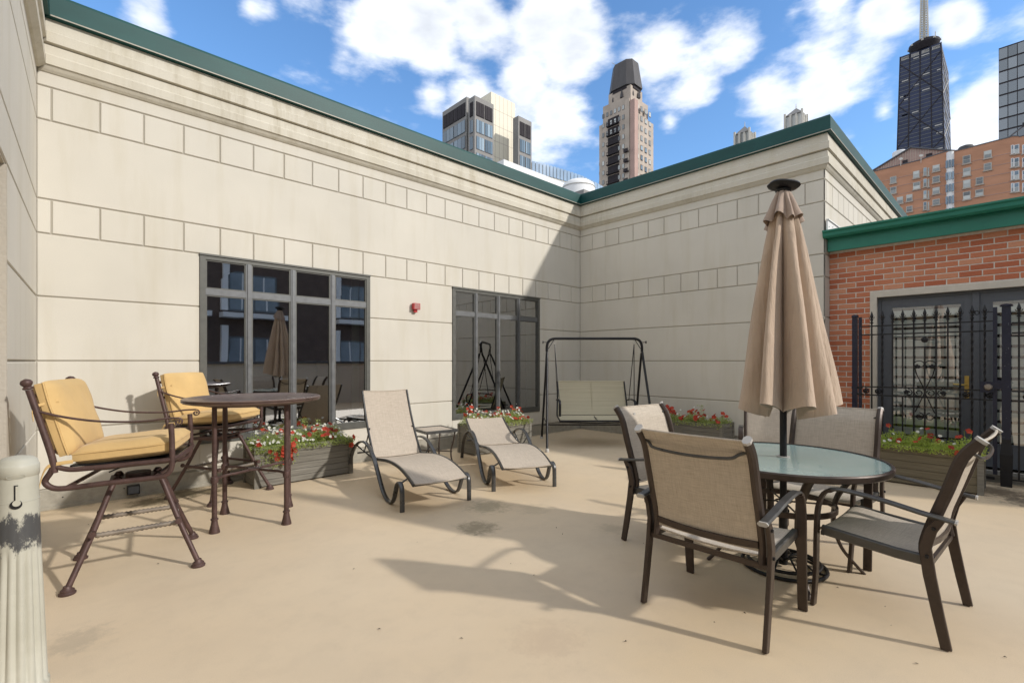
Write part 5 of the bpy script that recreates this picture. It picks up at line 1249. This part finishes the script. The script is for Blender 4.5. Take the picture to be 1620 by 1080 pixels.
# --- orange brick apartment building
def apt():
    XA = 147.5; Pp = lambda px, py: onX(px, py, XA)
    o = (XA, Pp(1600, 300).y, GZ); T = thing('brick_apartment_building', 'wide orange brick apartment building with many windows behind the low brick annex', 'building', o)
    # stepped top outline (px,py) along the facade
    top = [(1373,274),(1459,253),(1459.2,252),(1497,240),(1497.2,240),(1510,238.5),(1510.2,240),(1600,217),(1600.2,216),(1612,216),(1612.2,217),(1700,196)]
    pts = [Pp(a, b_) for a, b_ in top]
    k = OFF(o); k.ring([[(XA, p.y, p.z) for p in pts]+[(XA, pts[-1].y, GZ), (XA, pts[0].y, GZ)], [(XA+16, p.y, p.z) for p in pts]+[(XA+16, pts[-1].y, GZ), (XA+16, pts[0].y, GZ)]]); k.build('facade_wall', M['apt'], T)
    def win(px, py, wpx, hpx, pane='paleglass', fm='mast'):
        a, b_ = Pp(px, py), Pp(px+wpx, py+hpx); ya, yb, z1 = a.y, b_.y, a.z; z0 = z1-(hpx/FP)*((a-CAMP).dot(FW))
        fr = OFF(o).box((XA-.14, yb, z0), (XA-.001, ya, z1)).build('window', M[fm], T)
        zm = (z0+z1)/2
        OFF(o).box((XA-.18, yb+.12, z0+.1), (XA-.141, ya-.12, zm-.05)).build('pane', M['paleglass'], fr); OFF(o).box((XA-.18, yb+.12, zm+.05), (XA-.141, ya-.12, z1-.1)).build('pane', M[pane], fr)
        OFF(o).box((XA-.25, yb-.15, z0-.22), (XA-.001, ya+.15, z0-.001)).build('sill', M['tan'], T)
    sc = 6.75; Q = lambda a, b_: (1380+a/sc, 200+b_/sc)
    W_ = [(190,545,68,70),(190,655,68,70),(435,485,70,75),(435,605,78,75),(262,760,68,72),(362,735,68,72),(255,880,68,60),(362,858,68,60),(30,590,45,50),
          (643,422,78,68),(643,540,78,68),(643,662,78,68),(643,785,78,62),
          (965,322,85,85),(968,452,82,85),(968,580,82,85),(968,705,82,85),(1190,270,85,80),(1190,402,85,75),(1105,552,82,75),(1100,682,88,70)]
    for a, b_, c_, d in W_: px, py = Q(a, b_); win(px, py, c_/sc, d/sc)
    # narrow bay stacks
    for yy in (445, 565, 690, 810): 
        for xx in (545, 592): px, py = Q(xx, yy); win(px, py, (38 if xx == 545 else 16)/sc, 85/sc, 'farglass')
    for yy in (205, 345, 480, 610):
        for xx, wd in ((1480,30),(1512,58),(1600,40),(1645,60)): px, py = Q(xx, yy-(xx-1480)*.03); win(px, py, wd/sc, 95/sc, 'farglass', 'hotel_white')
    # white curved bay
    a0, a1 = Pp(*Q(790, 290)), Pp(*Q(875, 270)); ztop = a1.z; w_ = (a0.y-a1.y); yc = (a0.y+a1.y)/2
    def bay(z0, z1, r, mt, nm): k = OFF(o); k.ring([[(XA-.02-r*math.sin(PI*q/10), yc-w_/2*math.cos(PI*q/10), z) for q in range(11)]+[(XA+.5, yc+w_/2, z), (XA+.5, yc-w_/2, z)] for z in (z0, z1)]); return k.build(nm, mt, T, 30)
    ss = 110/FP*1.0; hb = (Pp(*Q(800,270)).z-Pp(*Q(800,400)).z)
    bay(GZ, ztop, .9, M['hotel_white'], 'white_bay')
    for r in range(5):
        z1 = ztop-hb*.70-r*hb*.98
        for q in range(3): 
            a = PI*(.2+.3*q); yy = yc-w_/2*math.cos(a); OFF(o).box((XA-.98-.1*math.sin(a), yy-w_*.13, z1-1.7), (XA-.70, yy+w_*.13, z1)).build('window', M['farglass'], T)
    # roof line trim
    for i in range(0, len(pts)-1, 2):
        a, b_ = pts[i], pts[i+1]; k = OFF(o); k.add([(XA-.12, a.y, a.z), (XA-.12, b_.y, b_.z), (XA+.4, b_.y, b_.z), (XA+.4, a.y, a.z), (XA-.12, a.y, a.z+.18), (XA-.12, b_.y, b_.z+.18), (XA+.4, b_.y, b_.z+.18), (XA+.4, a.y, a.z+.18)], [(0,1,2,3),(4,7,6,5),(0,4,5,1),(3,2,6,7),(1,5,6,2),(0,3,7,4)]); k.build('coping', M['doorgrey'], T)
    # storey bands
    for i in range(6):
        pa, pb = Pp(1380, 290+i*13), Pp(1459, 272+i*13); z = pa.z
        OFF(o).box((XA-.05, pts[-1].y, z-.05), (XA-.001, pts[0].y, z+.05)).build('storey_joint', M['pink'], T)
    # gabled sheet-metal penthouse
    XP = XA+4; gp_ = [onX(a, b_, XP) for a, b_ in ((1376,274),(1441,234.5),(1452,235.5),(1512,240),(1512,262),(1376,290))]
    P_ = thing('penthouse', 'gabled brown sheet metal penthouse on the brick apartment roof in front of the dark tower', 'building', (XP, gp_[0].y, 0))
    oo = (XP, gp_[0].y, 0); k = OFF(oo); k.ring([[(XP, p.y, p.z) for p in gp_], [(XP+8, p.y, p.z) for p in gp_]]); k.build('siding_wall', M['aptd'], P_)
    yA, yB = gp_[0].y, gp_[3].y
    def ztop_(y):
        q = [gp_[0], gp_[1], gp_[2], gp_[3]]
        for i in range(3):
            if min(q[i].y, q[i+1].y) <= y <= max(q[i].y, q[i+1].y): f = (y-q[i].y)/(q[i+1].y-q[i].y); return q[i].z+f*(q[i+1].z-q[i].z)
        return q[0].z
    for i in range(1, 34):
        y = yA+(yB-yA)*i/34; OFF(oo).box((XP-.12, y-.07, gp_[3].z-6), (XP-.001, y+.07, ztop_(y)-.15)).build('siding_rib', M['tan'], P_)
    for i in range(3):
        a, b_ = gp_[i], gp_[i+1]; k = OFF(oo); k.add([(XP-.5, a.y, a.z), (XP-.5, b_.y, b_.z), (XP+8, b_.y, b_.z), (XP+8, a.y, a.z), (XP-.5, a.y, a.z+.25), (XP-.5, b_.y, b_.z+.25), (XP+8, b_.y, b_.z+.25), (XP+8, a.y, a.z+.25)], [(0,1,2,3),(4,7,6,5),(0,4,5,1),(3,2,6,7),(1,5,6,2),(0,3,7,4)]); k.build('roof_edge', M['doorgrey'], P_)
    for (a, b_, s_) in ((1432,257,.5),(1470,247,.55)):
        p = onX(a, b_, XP); OFF(oo).box((XP-.3, p.y-s_, p.z-s_), (XP-.13, p.y+s_, p.z+s_)).build('window', M['louver'], P_)
    # rooftop bits
    def unit(name, px, py, F_, label, cat, fn):
        p = onX(px, py, XA+F_); t_ = thing(name, label, cat, p); fn(t_)
    def dish(t_): MB().lathe([(.05,0),(.25,.05),(.38,.16)], (0,0,.6), 16, (-1,-.3,.5)).build('dish', M['cap'], t_, 40); MB().tube([(0,0,-1),(0,0,.6)], .05, 6).build('mast', M['mast'], t_)
    unit('satellite_dish', 1425, 256, -.6, 'small pale satellite dish against the brown penthouse wall, left one', 'satellite dish', dish)
    unit('satellite_dish', 1457, 251, -.6, 'small satellite dish against the penthouse wall just left of the white bay', 'satellite dish', dish)
    def crane(t_): MB().tube([(0,0,-1.5),(0,-4.0,1.6)], .16, 6).build('boom', M['doorgrey'], t_); MB().box((-.3,-4.6,1.5),(.3,-3.9,2.3)).build('head', M['iron'], t_)
    unit('window_washing_davit', 1576, 222, 1, 'dark tilted davit arm on the apartment roof before the glass tower', 'davit', crane)
    def vent(t_): MB().lathe([(1.6,-2),(1.6,-.4),(1.2,.3),(.4,.6),(.01,.65)], n=20, capb=False).build('hood', M['roof'], t_, 40); MB().box((-.8,-2.6,-2),(.8,2.6,-.2)).build('duct', M['pink'], t_)
    unit('roof_vent', 1528, 234, 3, 'round brown roof vent on the apartment roof right of the dark tower', 'vent', vent)
    def tank(t_): MB().lathe([(1.5,-3),(1.5,0),(1.3,.2),(.01,.3)], n=20, capb=False).build('tank_shell', M['hotel_white'], t_, 40)
    unit('water_tank', 1423, 241, 9, 'small white round tank behind the left slope of the penthouse roof', 'tank', tank)
apt()
